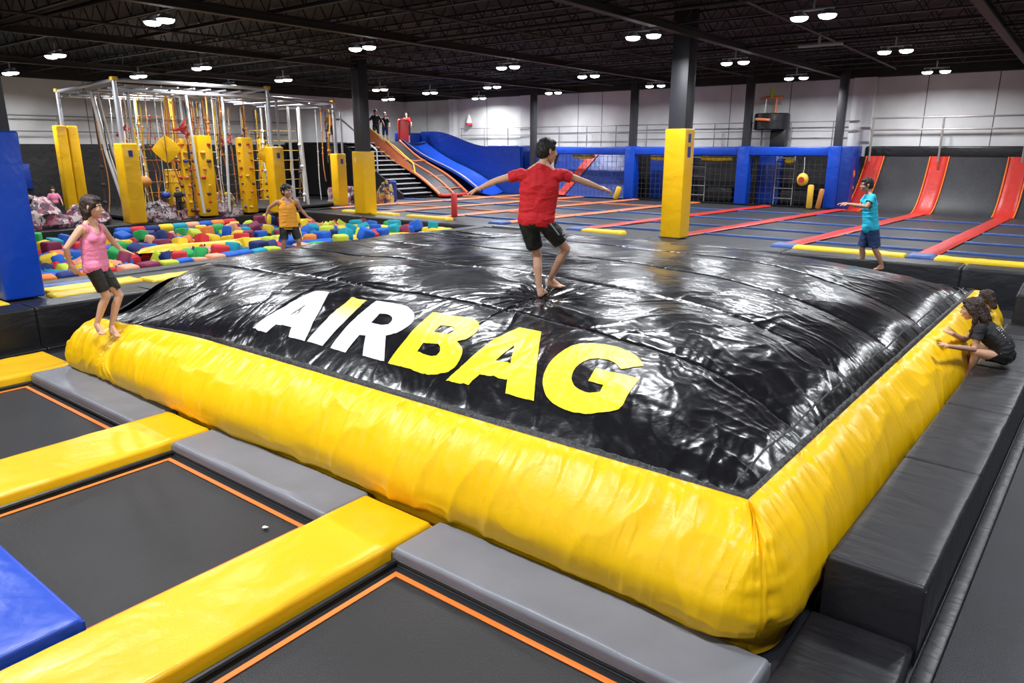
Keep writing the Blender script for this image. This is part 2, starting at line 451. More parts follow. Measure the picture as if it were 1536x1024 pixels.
for x, y, l in ((-20.9, 28.5, 'slim dark column against the pale wall behind the boy in red'), ):
    column(x, y, .6, .24, 0, 0, None, l)
for x, l in ((-15.75, 'dark column with a blue padded foot left of the big yellow pad'), (-10.75, 'dark column with a blue padded foot between the two netted bays'), (-7.35, 'dark column with a blue padded foot beside the red ramps')):
    column(x, 28.75, .6, .27, 2.22, .46, 'pad_blue', l, pw2=.56)

# ------------------------------------------------------------------ near trampolines
def ring(b, x0, x1, y0, y1, w, z0, z1):
    b.box(x0, x1, y0, y0+w, z0, z1); b.box(x0, x1, y1-w, y1, z0, z1)
    b.box(x0, x0+w, y0+w, y1-w, z0, z1); b.box(x1-w, x1, y0+w, y1-w, z0, z1)
    return b
def trampoline(x0, x1, y0, y1, label, stripe='orange_stripe', z=0.0):
    t = thing('trampoline', label, 'trampoline', ((x0+x1)/2, (y0+y1)/2, z-.12))
    dx, dy = (x1-x0)/2, (y1-y0)/2
    ys = np.linspace(-dy, dy, 30); xs = np.linspace(-dx, dx, 30)
    X, Y = np.meshgrid(xs, ys)
    Z = .06-.035*(1-(X/dx)**2)*(1-(Y/dy)**2)
    obj('bed', grid_mesh(X, Y, Z), 'mesh_bed', t)
    b = MB(); w = .042
    ring(b, -dx, dx, -dy, dy, w, .062, .066)
    obj('edge_webbing', b, stripe, t, False)
    fr = MB(); g = .11
    ring(fr, -dx-g, dx+g, -dy-g, dy+g, g-.006, .005, .045)
    for (a, c) in (((-dx-g*.8, -dy-g*.8), (dx+g*.8, -dy-g*.8)), ((-dx-g*.8, dy+g*.8), (dx+g*.8, dy+g*.8)), ((-dx-g*.8, -dy-g*.8), (-dx-g*.8, dy+g*.8)), ((dx+g*.8, -dy-g*.8), (dx+g*.8, dy+g*.8))):
        fr.tube([(a[0], a[1], .075), (c[0], c[1], .075)], .022, 8)
    obj('frame', fr, 'frame_black', t)
    return t
trampoline(-3.36, -1.02, .05, 3.0, 'nearest trampoline, black bed with orange edging at the bottom of the photo')
trampoline(-6.46, -4.36, 1.05, 3.0, 'middle trampoline, black bed with a scrap of white paper on it')
trampoline(-9.93, -7.55, .05, 3.0, 'farthest of the three near trampolines, black bed with orange edging')
PZ = .055
def pad(name, label, cat, x0, x1, y0, y1, z0, z1, m, r=.03, amp=.006, seed=0, group=None, step=.06, wl=.5, loc0=True):
    cx, cy = (x0+x1)/2, (y0+y1)/2
    o = obj(name, pad_mesh(x0-cx, x1-cx, y0-cy, y1-cy, z0, z1, r, step, amp, seed, wl), m)
    o.location = (cx, cy, 0)
    return tag(o, label, cat, group)
pad('floor_pad', 'long glossy yellow pad between the two nearest trampolines', 'pad', -4.235, -3.49, -.3, 3.50, -.12, PZ+.01, 'pad_yellow', .035, .012, 1, wl=.35)
pad('floor_pad', 'long yellow pad between the middle and the farthest near trampoline', 'pad', -7.42, -6.58, -.3, 3.50, -.12, PZ, 'pad_yellow', .035, .011, 2, wl=.4)
pad('floor_pad', 'yellow pad at the left end below the black barrier', 'pad', -11.1, -10.1, -.3, 3.62, -.12, PZ, 'pad_yellow', .035, .011, 3, wl=.4)
pad('floor_pad', 'grey pad in front of the nearest trampoline, longest of the three grey pads', 'pad', -3.475, -.955, 3.075, 3.58, -.12, PZ, 'pad_grey', .035, .006, 4)
pad('floor_pad', 'grey pad between the two yellow pads at the foot of the airbag', 'pad', -6.565, -4.25, 3.075, 3.56, -.12, PZ, 'pad_grey', .035, .006, 5)
pad('floor_pad', 'grey pad below the barefoot girl in pink, leftmost of the three grey pads', 'pad', -10.085, -7.435, 3.10, 3.58, -.12, PZ, 'pad_grey', .035, .008, 6)
pad('floor_pad', 'glossy blue pad at the lower left corner', 'pad', -6.5, -4.345, .25, 1.385, -.12, PZ+.012, 'pad_blue', .03, .012, 7, wl=.35)
pp = MB(); pp.add([(0, 0, 0), (.035, .012, .004), (.05, -.01, .012), (.03, -.032, .01), (.004, -.028, .002), (.02, -.01, .02), (-.008, -.012, .006)], [(0, 1, 5), (1, 2, 5), (2, 3, 5), (3, 4, 5), (4, 6, 5), (6, 0, 5)])
o = obj('paper_scrap', pp, 'paper', None, False); o.location = (-4.62, 2.80, -.055)
tag(o, 'small torn scrap of white paper lying on the middle trampoline', 'paper')
# steel under-frame seen in the gaps between pads
struct('trim_%d' % k, MB().box(-11.1, -.95, 3.0, 3.6, -.12, -.1), 'frame_black'); k += 1

# black step and bench wall on the right
pad('step_pad', 'low black padded step in the lower right corner beside the bench wall', 'pad', -.93, -.355, -.3, 4.235, -.12, .02, 'vinyl_charcoal', .03, .004, 11)
BR = math.radians(2.3)
bench = thing('padded_bench_wall', 'long black padded bench wall running beside the yellow airbag side', 'bench', (-.885, 4.26, -.12), -BR)
segs = [0, 1.9, 3.55, 5.2, 6.85, 7.9]
for i in range(len(segs)-1):
    o = obj('bench_pad', pad_mesh(0, .545, segs[i]+.003, segs[i+1]-.003, 0, .52, .028, .05, .006, 20+i, .3), 'vinyl_charcoal', bench)
o = obj('baseboard_right', MB().box(.56, .66, -1.2, 7.9, 0, .06, .015), 'vinyl_charcoal'); o.location = bench.location; o.rotation_euler = bench.rotation_euler; o['kind'] = 'structure'
o = pad('bench_block', 'raised black padded block at the far end of the bench wall', 'block', -.52, .25, 12.2, 13.4, -.12, .80, 'vinyl_charcoal', .03, .006, 31)
# dark well between the bag and the left barrier
struct('trim_%d' % k, MB().box(-11.42, -10.2, 3.66, 15.9, -.12, .0), 'vinyl_black_wall'); k += 1

# left barrier and the raised deck behind it
DZ = .6
bar = thing('padded_barrier', 'black padded barrier wall left of the airbag behind the girl in pink', 'barrier', (-11.45, 2, -.12))
for i, (a, c) in enumerate(((-6, .4), (.4, 1.72), (1.72, 3.4), (3.4, 6.2), (6.2, 9.4), (9.4, 13.9))):
    obj('barrier_pad', pad_mesh(-.56, .0, a+.004, c-.004, 0, DZ+.12, .03, .09, .006, 40+i), 'vinyl_black', bar)
    obj('kick_pad', pad_mesh(.004, .20, a+.004, c-.004, 0, .17, .02, .09, .003, 60+i), 'vinyl_black', bar)
pad('deck_pad', 'yellow deck pad under the blue padded column at the left edge', 'pad', -12.9, -12.05, 2.2, 3.62, .3, DZ+.01, 'pad_court_yellow', .03, .01, 70)
pad('deck_pad', 'short yellow and white deck pad right of the blue padded column', 'pad', -12.45, -12.04, 4.22, 5.0, .3, DZ+.01, 'pad_court_yellow', .03, .01, 71)
pad('deck_pad', 'yellow deck pad behind the knees of the girl in pink', 'pad', -12.95, -12.5, 4.3, 5.75, .3, DZ+.015, 'pad_court_yellow', .03, .015, 72)
pad('deck_pad', 'long yellow deck pad between the foam pit and the black airbag flap', 'pad', -12.75, -12.25, 5.8, 8.6, .3, DZ+.01, 'pad_court_yellow', .03, .01, 73)
pad('deck_pad', 'blue deck pad between the foam pit and the yellow deck pads', 'pad', -13.3, -13.0, 3.0, 5.2, .3, DZ+.01, 'pad_light_blue', .03, .008, 74)
struct('trim_%d' % k, MB().box(-13.55, -12.02, -6, 15.9, -.12, DZ-.03), 'mesh_court'); k += 1
pit_wall = obj('pit_wall', pad_mesh(-13.75, -13.35, 3.0, 15.9, -.1, DZ-.0, .04, .12, .006, 80), 'vinyl_charcoal')
tag(pit_wall, 'dark padded rim along the near side of the foam pit', 'pit wall')

# ------------------------------------------------------------------ far trampoline court
struct('trim_%d' % k, MB().box(-31, 7, 16.35, 30, -.12, DZ-.06), 'frame_black'); k += 1
struct('trim_%d' % k, MB().box(-31, -22.0, -7, 16.35, -.12, DZ-.06), 'frame_black'); k += 1
edge = thing('court_edge_padding', 'black padded front edge of the far trampoline court behind the airbag', 'edge padding', (0, 16.1, -.12))
xs = [-22, -18.6, -15.2, -11.8, -8.4, -5.0, -1.6, 1.8, 6.9]
for i in range(len(xs)-1):
    obj('edge_pad', pad_mesh(xs[i]+.004, xs[i+1]-.004, -.2, .52, 0, DZ+.115, .05, .1, .008, 90+i), 'vinyl_charcoal', edge)
def rx(x0, x1, y): return x0+(x1-x0)*(y-16.9)/(28.4-16.9)
runs = [(-2.45, -1.9), (-5.25, -4.3), (-8.1, -6.9), (-10.9, -9.6), (-13.7, -12.5), (-16.5, -15.3), (-19.3, -18.1), (-22.1, -20.9), (-24.9, -23.7)]
names = ['red runner pad leading to the rightmost red ramp', 'red runner pad passing behind the boy in the turquoise shirt', 'red runner pad starting right of the big yellow column pad', 'red runner pad behind the big yellow column pad',
         'orange red runner pad just left of the big yellow column pad', 'orange runner pad behind the boy in red', 'faded orange runner pad left of the boy in red', 'faded orange runner pad near the foot of the slide', 'faded orange runner pad near the stairs']
for i, ((a, c), l) in enumerate(zip(runs, names)):
    m_ = 'pad_red' if i < 4 else 'pad_orange'
    Y = np.linspace(17.25, 28.35, 60); U = np.linspace(-.21, .21, 9)
    UU, YY = np.meshgrid(U, Y)
    XX = rx(a, c, YY)+UU
    ZZ = DZ+.045*np.sqrt(np.clip(1-(UU/.215)**4, 0, 1))+.012*fbm(YY*1.3+i*7, UU*3, i)-.02
    o = obj('runner_pad', grid_mesh(XX, YY, ZZ), m_); tag(o, l, 'pad')
    if i < 5:
        bx = rx(a, c, 17.0)
        o = obj('corner_pad', pad_mesh(bx-.25, bx+.25, 16.72, 17.24, DZ-.1, DZ+.05, .05, .08, .01, 100+i), 'pad_light_blue')
        tag(o, ['blue corner pad right of the boy in the turquoise shirt', 'blue corner pad left of the boy in the turquoise shirt', 'blue corner pad by the foot of the big yellow column pad', 'blue corner pad behind the black shorts of the boy in red', 'blue corner pad left of the boy in red'][i], 'pad')
for i, (a, c, l) in enumerate(((-2.18, 6, 'yellow edge pad at the far right of the court front'), (-4.98, -2.72, 'yellow edge pad behind the feet of the boy in turquoise'), (-10.6, -9.4, 'pointed yellow edge pad right of the boy in red'),
                               (-20.6, -18.0, 'yellow edge pad beside the yellow padded column'), (-17.4, -15.6, 'yellow edge pad behind the left hand of the boy in red'))):
    pad('edge_pad', l, 'pad', a, c, 16.66, 17.02, DZ-.1, DZ+.05, 'pad_court_yellow', .04, .014, 110+i)
rows = [18.2, 20.2, 22.6, 25.6]
yb = [16.72]+rows+[28.4]
# beds: one for every field between two runners and two rows
allx = [(3.2, 4.0)]+[(6, 7)][:0]+runs
first = True
for i in range(len(runs)+1):
    for j in range(len(yb)-1):
        y0, y1 = yb[j]+.05, yb[j+1]-.05
        if i == 0: xr0, xr1 = (rx(*runs[0], y0)+.2, 3.5), (rx(*runs[0], y1)+.2, 3.5)
        elif i == len(runs): xr0, xr1 = (-27.2, rx(*runs[-1], y0)-.2), (-27.2, rx(*runs[-1], y1)-.2)
        else: xr0, xr1 = (rx(*runs[i], y0)+.2, rx(*runs[i-1], y0)-.2), (rx(*runs[i], y1)+.2, rx(*runs[i-1], y1)-.2)
        if i == len(runs) and j > 1: continue
        S, T = np.meshgrid(np.linspace(0, 1, 7), np.linspace(0, 1, 5))
        X0 = xr0[0]*(1-T)+xr1[0]*T; X1 = xr0[1]*(1-T)+xr1[1]*T
        XX = X0*(1-S)+X1*S; YY = y0*(1-T)+y1*T
        ZZ = DZ-.03-.03*(1-(2*S-1)**2)*(1-(2*T-1)**2)
        o = obj('court_bed', grid_mesh(XX, YY, ZZ), 'mesh_court')
        tag(o, 'dark trampoline bed let into the far court between coloured pads', 'trampoline', 'trampoline beds of the far court')
        if j > 0:
            yl = yb[j]
            b = MB().box(min(xr0)+.03, max(xr0)-.03, yl-.045, yl+.045, DZ-.05, DZ+.02, .02)
            mm = 'pad_light_blue' if (i < 5 or j % 2) else 'pad_orange'
            o = obj('divider_pad', b, mm)
            tag(o, 'narrow blue divider pad between two beds of the far court' if mm == 'pad_light_blue' else 'narrow faded orange divider pad in the left half of the far court', 'pad', 'blue divider pads' if mm == 'pad_light_blue' else 'orange divider pads')

# ------------------------------------------------------------------ red ramps and black curved wall at the right
def prof(t):
    """curved wall section: t 0..1 -> (y, z)"""
    a = t*math.radians(72)
    R = 1.9
    return 28.42+R*math.sin(a)*.62, DZ-.06+R*(1-math.cos(a))*1.46
def ramp_sheet(xf0, xf1, n=14, off=0., th=.0):
    T = np.linspace(0, 1, n); P = np.array([prof(t) for t in T])
    S = np.linspace(0, 1, 8)
    SS, YY = np.meshgrid(S, P[:, 0]-off); _, ZZ = np.meshgrid(S, P[:, 1]+off*.3)
    X0 = np.array([xf0(t) for t in T])[:, None]; X1 = np.array([xf1(t) for t in T])[:, None]
    XX = X0*(1-SS)+X1*SS
    ed = np.minimum(SS, 1-SS)
    if th: YY = YY+th*(1-sstep(ed/.12))
    return grid_mesh(XX, YY, ZZ)
xs = [(-6.6, -4.6), (-3.9, -2.3), (-1.6, .8), (.8, 3.4)]
for (a, c), l in zip(xs, ('black curved trampoline wall between the first and second red ramp', 'black curved trampoline wall between the second and third red ramp', 'black curved trampoline wall right of the third red ramp', 'black curved trampoline wall at the far right')):
    tag(obj('curved_trampoline_wall', ramp_sheet(lambda t: a-.4, lambda t: c+.4), 'mesh_court'), l, 'trampoline wall')
for (a, c, l) in ((-6.62, -6.2, 'leftmost red ramp pad climbing the black curved wall beside the blue wall'), (-4.35, -4.15, 'middle red ramp pad climbing the black curved wall'), (-1.98, -1.85, 'rightmost red ramp pad climbing the black curved wall')):
    t = thing('ramp_pad', l, 'ramp', (0, 0, 0))
    f0 = lambda q, a=a, c=c: a+(c-a)*q-.27; f1 = lambda q, a=a, c=c: a+(c-a)*q+.27
    obj('ramp_cover', ramp_sheet(f0, f1, off=.06, th=.05), 'pad_red', t)
    for s, f in ((-1, f0), (1, f1)):
        pts = [Vector((f(q/12)+s*.02, prof(q/12)[0]-.05, prof(q/12)[1]+.02)) for q in range(13)]
        obj('edge_piping', MB().tube(pts, .022, 6), 'orange_stripe', t)
tag(obj('wall_cap_padding', MB().box(-6.6, 6.9, 29.62, 29.9, 2.36, 2.82, .06, 3), 'vinyl_black'), 'glossy black padding band along the top of the curved trampoline wall', 'padding')
struct('trim_%d' % k, MB().box(-6.6, 6.9, 29.72, 29.95, DZ-.1, 2.4), 'frame_black'); k += 1

# ------------------------------------------------------------------ blue netted bays
bays = thing('blue_padded_bay_frame', 'blue padded frame with netted openings along the back wall', 'padded frame', (0, 28.7, DZ))
obj('header_pad', MB().box(-20.3, -7.1, -.18, .12, 1.86, 2.2, .05, 3), 'pad_blue', bays)
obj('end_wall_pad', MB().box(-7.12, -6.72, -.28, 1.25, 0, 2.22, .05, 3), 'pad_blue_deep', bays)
for (z, y) in ((1.25, .2), (.75, .3), (.35, .5)):
    obj('round_mark', MB().cyl((-6.725, y, z), (-6.712, y, z), .13 if z > 1 else .07, 18), 'orange_stripe' if z > .6 else 'pad_red', bays)
obj('back_panel', MB().box(-20.6, -7.1, 1.1, 1.2, 0, 1.9), 'vinyl_black_wall', bays)
obj('blue_back_pad', MB().box(-15.3, -13.3, .85, 1.08, 0, 1.85, .05), 'pad_blue_deep', bays)
obj('blue_back_pad', MB().box(-10.4, -9.5, .6, .9, 0, 1.85, .05), 'pad_blue_deep', bays)
obj('blue_slope_pad', MB().add([(-20.2, -.1, 0), (-16, -.1, 0), (-16, .95, 1.85), (-20.2, .95, 1.85), (-20.2, 1.05, 0), (-16, 1.05, 0), (-20.2, 1.05, 1.85), (-16, 1.05, 1.85)], [(0, 1, 2, 3), (4, 6, 7, 5), (0, 3, 6, 4), (1, 5, 7, 2), (3, 2, 7, 6), (0, 4, 5, 1)]), 'pad_blue_deep', bays, False)
obj('slope_stripe', MB().add([(-19.6, -.14, .02), (-19.15, -.14, .02), (-18.0, .90, 1.85), (-18.5, .90, 1.85), (-19.6, -.09, .02), (-19.15, -.09, .02), (-18.0, .95, 1.85), (-18.5, .95, 1.85)], [(0, 1, 2, 3), (4, 7, 6, 5), (0, 3, 7, 4), (1, 5, 6, 2), (3, 2, 6, 7), (0, 4, 5, 1)]), 'pad_red', bays, False)
def net(x0, x1, y, z0, z1, p=.22, r=.008):
    b = MB()
    for i in range(int((x1-x0)/p)+1): b.cyl((x0+i*p, y, z0), (x0+i*p, y, z1), r, 4)
    for i in range(int((z1-z0)/p)+1): b.cyl((x0, y, z0+i*p), (x1, y, z0+i*p), r, 4)
    return b
for (a, c, l) in ((-20.2, -16.1, 'dark safety net in front of the blue slope'), (-15.4, -11.05, 'dark safety net across the bay beside the big yellow column pad'), (-10.45, -7.65, 'dark safety net across the right bay of the blue frame')):
    o = obj('safety_net', net(a, c, 28.62, DZ+.02, 2.46), 'nylon_net', None, False); tag(o, l, 'net')
for i, (x0, x1, y, z) in enumerate(((-14.9, -13.9, 28.9, 2.35), (-12.6, -11.3, 28.9, 2.35), (-18.9, -17.8, 28.9, 2.38), (-9.2, -8.9, 28.85, 2.3))):
    o = obj('yellow_roll', MB().tube([(x0, y, z), ((x0+x1)/2, y, z-.03), (x1, y, z)], .09, 8), 'pad_court_yellow'); tag(o, 'yellow roll hanging under the blue header, %s' % ('left of the big yellow column pad', 'right of the big yellow column pad', 'above the blue slope', 'in the right bay')[i], 'roll')
for i, x in enumerate((-12.9, -9.3)):
    t = thing('bay_ladder', 'thin grey ladder inside the %s netted bay' % ('middle', 'right')[i], 'ladder', (x, 29.2, DZ))
    for sx in (-.35, .35): obj('side_rail', MB().cyl((sx, 0, 0), (sx, 0, 1.85), .02, 6), 'step_grey', t)
    for j in range(5): obj('rung', MB().cyl((-.35, 0, .25+j*.38), (.35, 0, .25+j*.38), .016, 6), 'step_grey', t)
for i, (x, w_) in enumerate(((-12.1, 1.5), (-8.9, 1.2))):
    o = obj('bay_mattress', MB().box(x-w_/2, x+w_/2, 29.3, 29.7, DZ, DZ+.62, .1, 3), 'vinyl_black'); tag(o, 'black landing mattress at the back of the %s netted bay' % ('middle', 'right')[i], 'mattress')
# things hanging and standing in the bays
def hanging_ball(x, y, z, r, m_, label, m2=None):
    t = thing('hanging_ball', label, 'ball', (x, y, z))
    obj('ball_body', MB().ball((0, 0, 0), r, 16, 10, (1, .8, 1.15)), m_, t)
    obj('cord', MB().tube([(0, 0, r*1.1), (.02, 0, .4), (0, 0, 2.42-z)], .012, 6), 'rope_white', t)
    if m2: obj('emblem', MB().cyl((0, -r*.84, 0), (0, -r*.70, 0), r*.5, 14), m2, t)
    return t
hanging_ball(-8.35, 28.35, 1.62, .21, 'rope_yellow', 'yellow hanging ball with red middle in the right netted bay', 'hold_red')
hanging_ball(-13.15, 28.3, 1.65, .16, 'rope_yellow', 'small yellow oblong ball hanging left of the big yellow column pad', 'badge_blue')
def bolster(x, y, z, h, r, m_, label, tilt=0, cat='bolster'):
    b = MB().lathe([(.001, 0), (r*.7, .0), (r, .05), (r*.96, h*.5), (r, h-.05), (r*.7, h), (.001, h)], (0, 0, 0), 14)
    o = obj('bolster', b, m_); o.location = (x, y, z); o.rotation_euler = (0, tilt, 0); return tag(o, label, cat)
bolster(-7.95, 28.1, DZ, .85, .11, 'rope_yellow', 'upright yellow bolster beside the blue column foot')
bolster(-7.66, 28.15, DZ, .72, .09, 'rope_orange', 'shorter orange bolster next to the yellow one', .15)
bolster(-15.2-.95, 28.1, DZ, .55, .12, 'rope_yellow', 'yellow bolster leaning at the blue column foot behind the hand of the boy in red', .35)
# blue wall pads from the bays to the slide
for i in range(4):
    x1 = -20.35-i*.95
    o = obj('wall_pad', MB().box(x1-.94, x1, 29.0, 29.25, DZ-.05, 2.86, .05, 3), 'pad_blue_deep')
    tag(o, 'tall blue wall pad, %s of the four between slide and netted bays' % ('rightmost', 'second from the right', 'second from the left', 'leftmost')[i], 'wall pad')

# ------------------------------------------------------------------ airbag
XL, XR, YF, YB = -9.85, -1.18, 3.95, 12.4
BOY = (-4.22, 5.93)
GIRL = (-9.03, 3.62)
def seam_y(y0, x): return y0-.42*np.exp(-(XR-x)/1.1)+.03*np.sin(x*2.1+y0)
SEAMS = (5.42, 6.75, 8.15, 9.45)
def edge_z(x, y): return .77-.13*sstep((-7-x)/2.6)*sstep((6-y)/2)+.22*sstep((-8.0-x)/1.6)*sstep((y-4.2)/1.3)*sstep((12.2-y)/3)
def dome_base(x, y):
    u = np.clip(np.abs(2*(x-XL)/(XR-XL)-1), 0, 1); v = np.clip(np.abs(2*(y-YF)/(YB-YF)-1), 0, 1)
    return edge_z(x, y)+.6*(((1-u**3.4)*(1-v**3.4)+.04)**.66-.04**.66)/(1.04**.66-.04**.66)
def ridged(x, y, ang, L, W, seed, p=2.5):
    c, s_ = math.cos(ang), math.sin(ang)
    a = x*c+y*s_; b = -x*s_+y*c
    wx = .35*vnoise(x*1.1, y*1.1, seed+50)+.12*vnoise(x*3, y*3, seed+51)
    b = b+wx*.9; a = a+.3*vnoise(x*.8, y*.8, seed+52)
    n = vnoise(a/(L*1.35), b/W, seed); n2 = vnoise(a/(L*.9)+9, b/(W*.48)-4, seed+1)
    return (1-np.abs(n))**p+.3*(1-np.abs(n2))**p-.5
def dome_z(x, y):
    x = np.asarray(x, float); y = np.asarray(y, float)
    z = dome_base(x, y)
    dR = XR-x; dL = x-XL; dF = y-YF; dB = YB-y
    de = np.minimum(np.minimum(dR, dL), np.minimum(dF, dB))
    fade = sstep(de/.25)
    # wide swell
    z = z+fade*(.022*fbm(x/1.5, y/1.2, 3)+.012*vnoise(x/.55, y/.5, 8))
    # panels billow between the stitched seams
    ys = [YF]+list(SEAMS)+[YB]
    bil = np.zeros_like(z); groove = np.zeros_like(z); gath = np.zeros_like(z)
    lines = [seam_y(q, x) if 0 < i < 5 else np.full_like(x, q) for i, q in enumerate(ys)]
    for i in range(5):
        a, b = lines[i], lines[i+1]
        tt = np.clip((y-a)/np.maximum(b-a, .01), 0, 1)
        bil = np.where((y >= a) & (y < b), np.sin(tt*PI)**.8, bil)
    for i in range(1, 5):
        d = np.abs(y-lines[i])
        groove = groove+np.exp(-(d/.022)**2); gath = gath+np.exp(-d/.16)
    z = z+fade*bil*(.012+.042*np.exp(-np.maximum(dR, 0)/1.3))
    z = z-fade*groove*.016
    # folds square to the nearest edge
    wR = np.exp(-np.maximum(dR, 0)/1.5); wF = np.exp(-np.maximum(dF, 0)/1.1); wL = np.exp(-np.maximum(dL, 0)/1.3)
    rest = np.clip(1-wR-wF*.8, 0, 1)
    fF = ridged(x, y, math.radians(112), 1.5, .17, 11)
    fR = ridged(x, y, math.radians(-14), 1.4, .19, 21)
    fM = ridged(x, y, math.radians(28), 1.6, .16, 31)
    fB = ridged(x, y, math.radians(60), 2.4, .30, 41, 3.5)
    amp = .55+.45*vnoise(x/1.3, y/1.1, 77)
    fG = ridged(x, y, math.radians(-24), .8, .09, 47, 3.2)
    fH = ridged(x, y, math.radians(118), .8, .085, 53, 3.2)
    z = z+sstep(de/.12)*amp*(.024*wF*fF+.026*wR*fR+.016*rest*fM+.012*fB+.009*wR*fG+.008*(wF+.4*wL)*fH)
    # gathers at the stitched lines and the outer edge
    g1 = vnoise(x/.045, y/.5, 61); g2 = vnoise(y/.045+50, x/.5, 62)
    z = z+.0035*g1*gath
    z = z+.006*vnoise(x/.06, y/.4, 63)*np.exp(-np.maximum(np.minimum(dF, dB), 0)/.13)*sstep(np.minimum(dF, dB)/.04)
    z = z+.006*vnoise(y/.06, x/.4, 64)*np.exp(-np.maximum(np.minimum(dR, dL), 0)/.13)*sstep(np.minimum(dR, dL)/.04)
    # the dent under the boy's feet with folds running out of it
    dx = x-BOY[0]; dy = y-BOY[1]; r = np.hypot(dx, dy); th = np.arctan2(dy, dx)
    z = z-.05*np.exp(-(r/.33)**2)
    spoke = np.abs(vnoise(th*5.5+.4*np.sin(r*5), r/.9, 71)); spoke = (1-spoke)**3
    z = z+.020*(spoke-.3)*np.exp(-((r-.42)/.42)**2)+.008*(1-np.abs(vnoise(th*10, r/.5, 72)))**3*np.exp(-((r-.3)/.35)**2)
    return z
BAG_Z = float(dome_z(np.array([BOY[0]]), np.array([BOY[1]]))[0])
bag = thing('airbag', 'huge inflated airbag with black glossy top, yellow sides and big lettering', 'airbag', (0, 0, 0))
gx = np.linspace(XL, XR, 560); gy = np.linspace(YF, YB, 540)
GX, GY = np.meshgrid(gx, gy); GZ = dome_z(GX, GY)
obj('top_cover', grid_mesh(GX, GY, GZ), 'bag_black', bag)

PROF_T = np.array([0, .1, .22, .36, .5, .64, .78, .9, 1.0])
PROF_O = np.array([0, .11, .23, .35, .435, .475, .44, .35, .33])
PROF_Z = np.array([0, -.03, -.11, -.22, -.35, -.49, -.64, -.74, -.87])
def smooth_interp(t, xs_, ys_):
    # Catmull-Rom through the profile points
    i = np.clip(np.searchsorted(xs_, t)-1, 0, len(xs_)-2)
    p1 = ys_[i]; p2 = ys_[i+1]; p0 = ys_[np.maximum(i-1, 0)]; p3 = ys_[np.minimum(i+2, len(xs_)-1)]
    f = (t-xs_[i])/(xs_[i+1]-xs_[i])
    return .5*((2*p1)+(-p0+p2)*f+(2*p0-5*p1+4*p2-p3)*f*f+(-p0+3*p1-3*p2+p3)*f**3)
OFF = dict(F=1.0, R=.80, B=.8, L=.75)
def side_points(side, s, t):
    o = smooth_interp(t, PROF_T, PROF_O); zr = smooth_interp(t, PROF_T, PROF_Z)
    R = .34*sstep(t*1.6)
    x0 = XL-o*OFF['L']; x1 = XR+o*OFF['R']; y0 = YF-o*OFF['F']; y1 = YB+o*OFF['B']
    c = .045
    if side in 'FB': sx = XL+(XR-XL)*s; sy = np.full_like(s, YF if side == 'F' else YB)
    else: sy = YF+(YB-YF)*s; sx = np.full_like(s, XL if side == 'L' else XR)
    m = np.clip((s-c)/(1-2*c), 0, 1)
    a0 = np.clip((c-s)/c, 0, 1)*PI/4; a1 = np.clip((s-1+c)/c, 0, 1)*PI/4
    if side in 'FB':
        x = x0+R+(x1-x0-2*R)*m-R*np.sin(a0)+R*np.sin(a1)
        dy = R*(1-np.cos(a0))+R*(1-np.cos(a1))
        y = y0+dy if side == 'F' else y1-dy
    else:
        y = y0+R+(y1-y0-2*R)*m-R*np.sin(a0)+R*np.sin(a1)
        dx = R*(1-np.cos(a0))+R*(1-np.cos(a1))
        x = x0+dx if side == 'L' else x1-dx
    w = sstep(t*8)
    x = sx*(1-w)+x*w if False else x; y = y
    ze = edge_z(sx, sy); z = ze+zr*(ze+.10)/.87
    return x, y, z, sx, sy
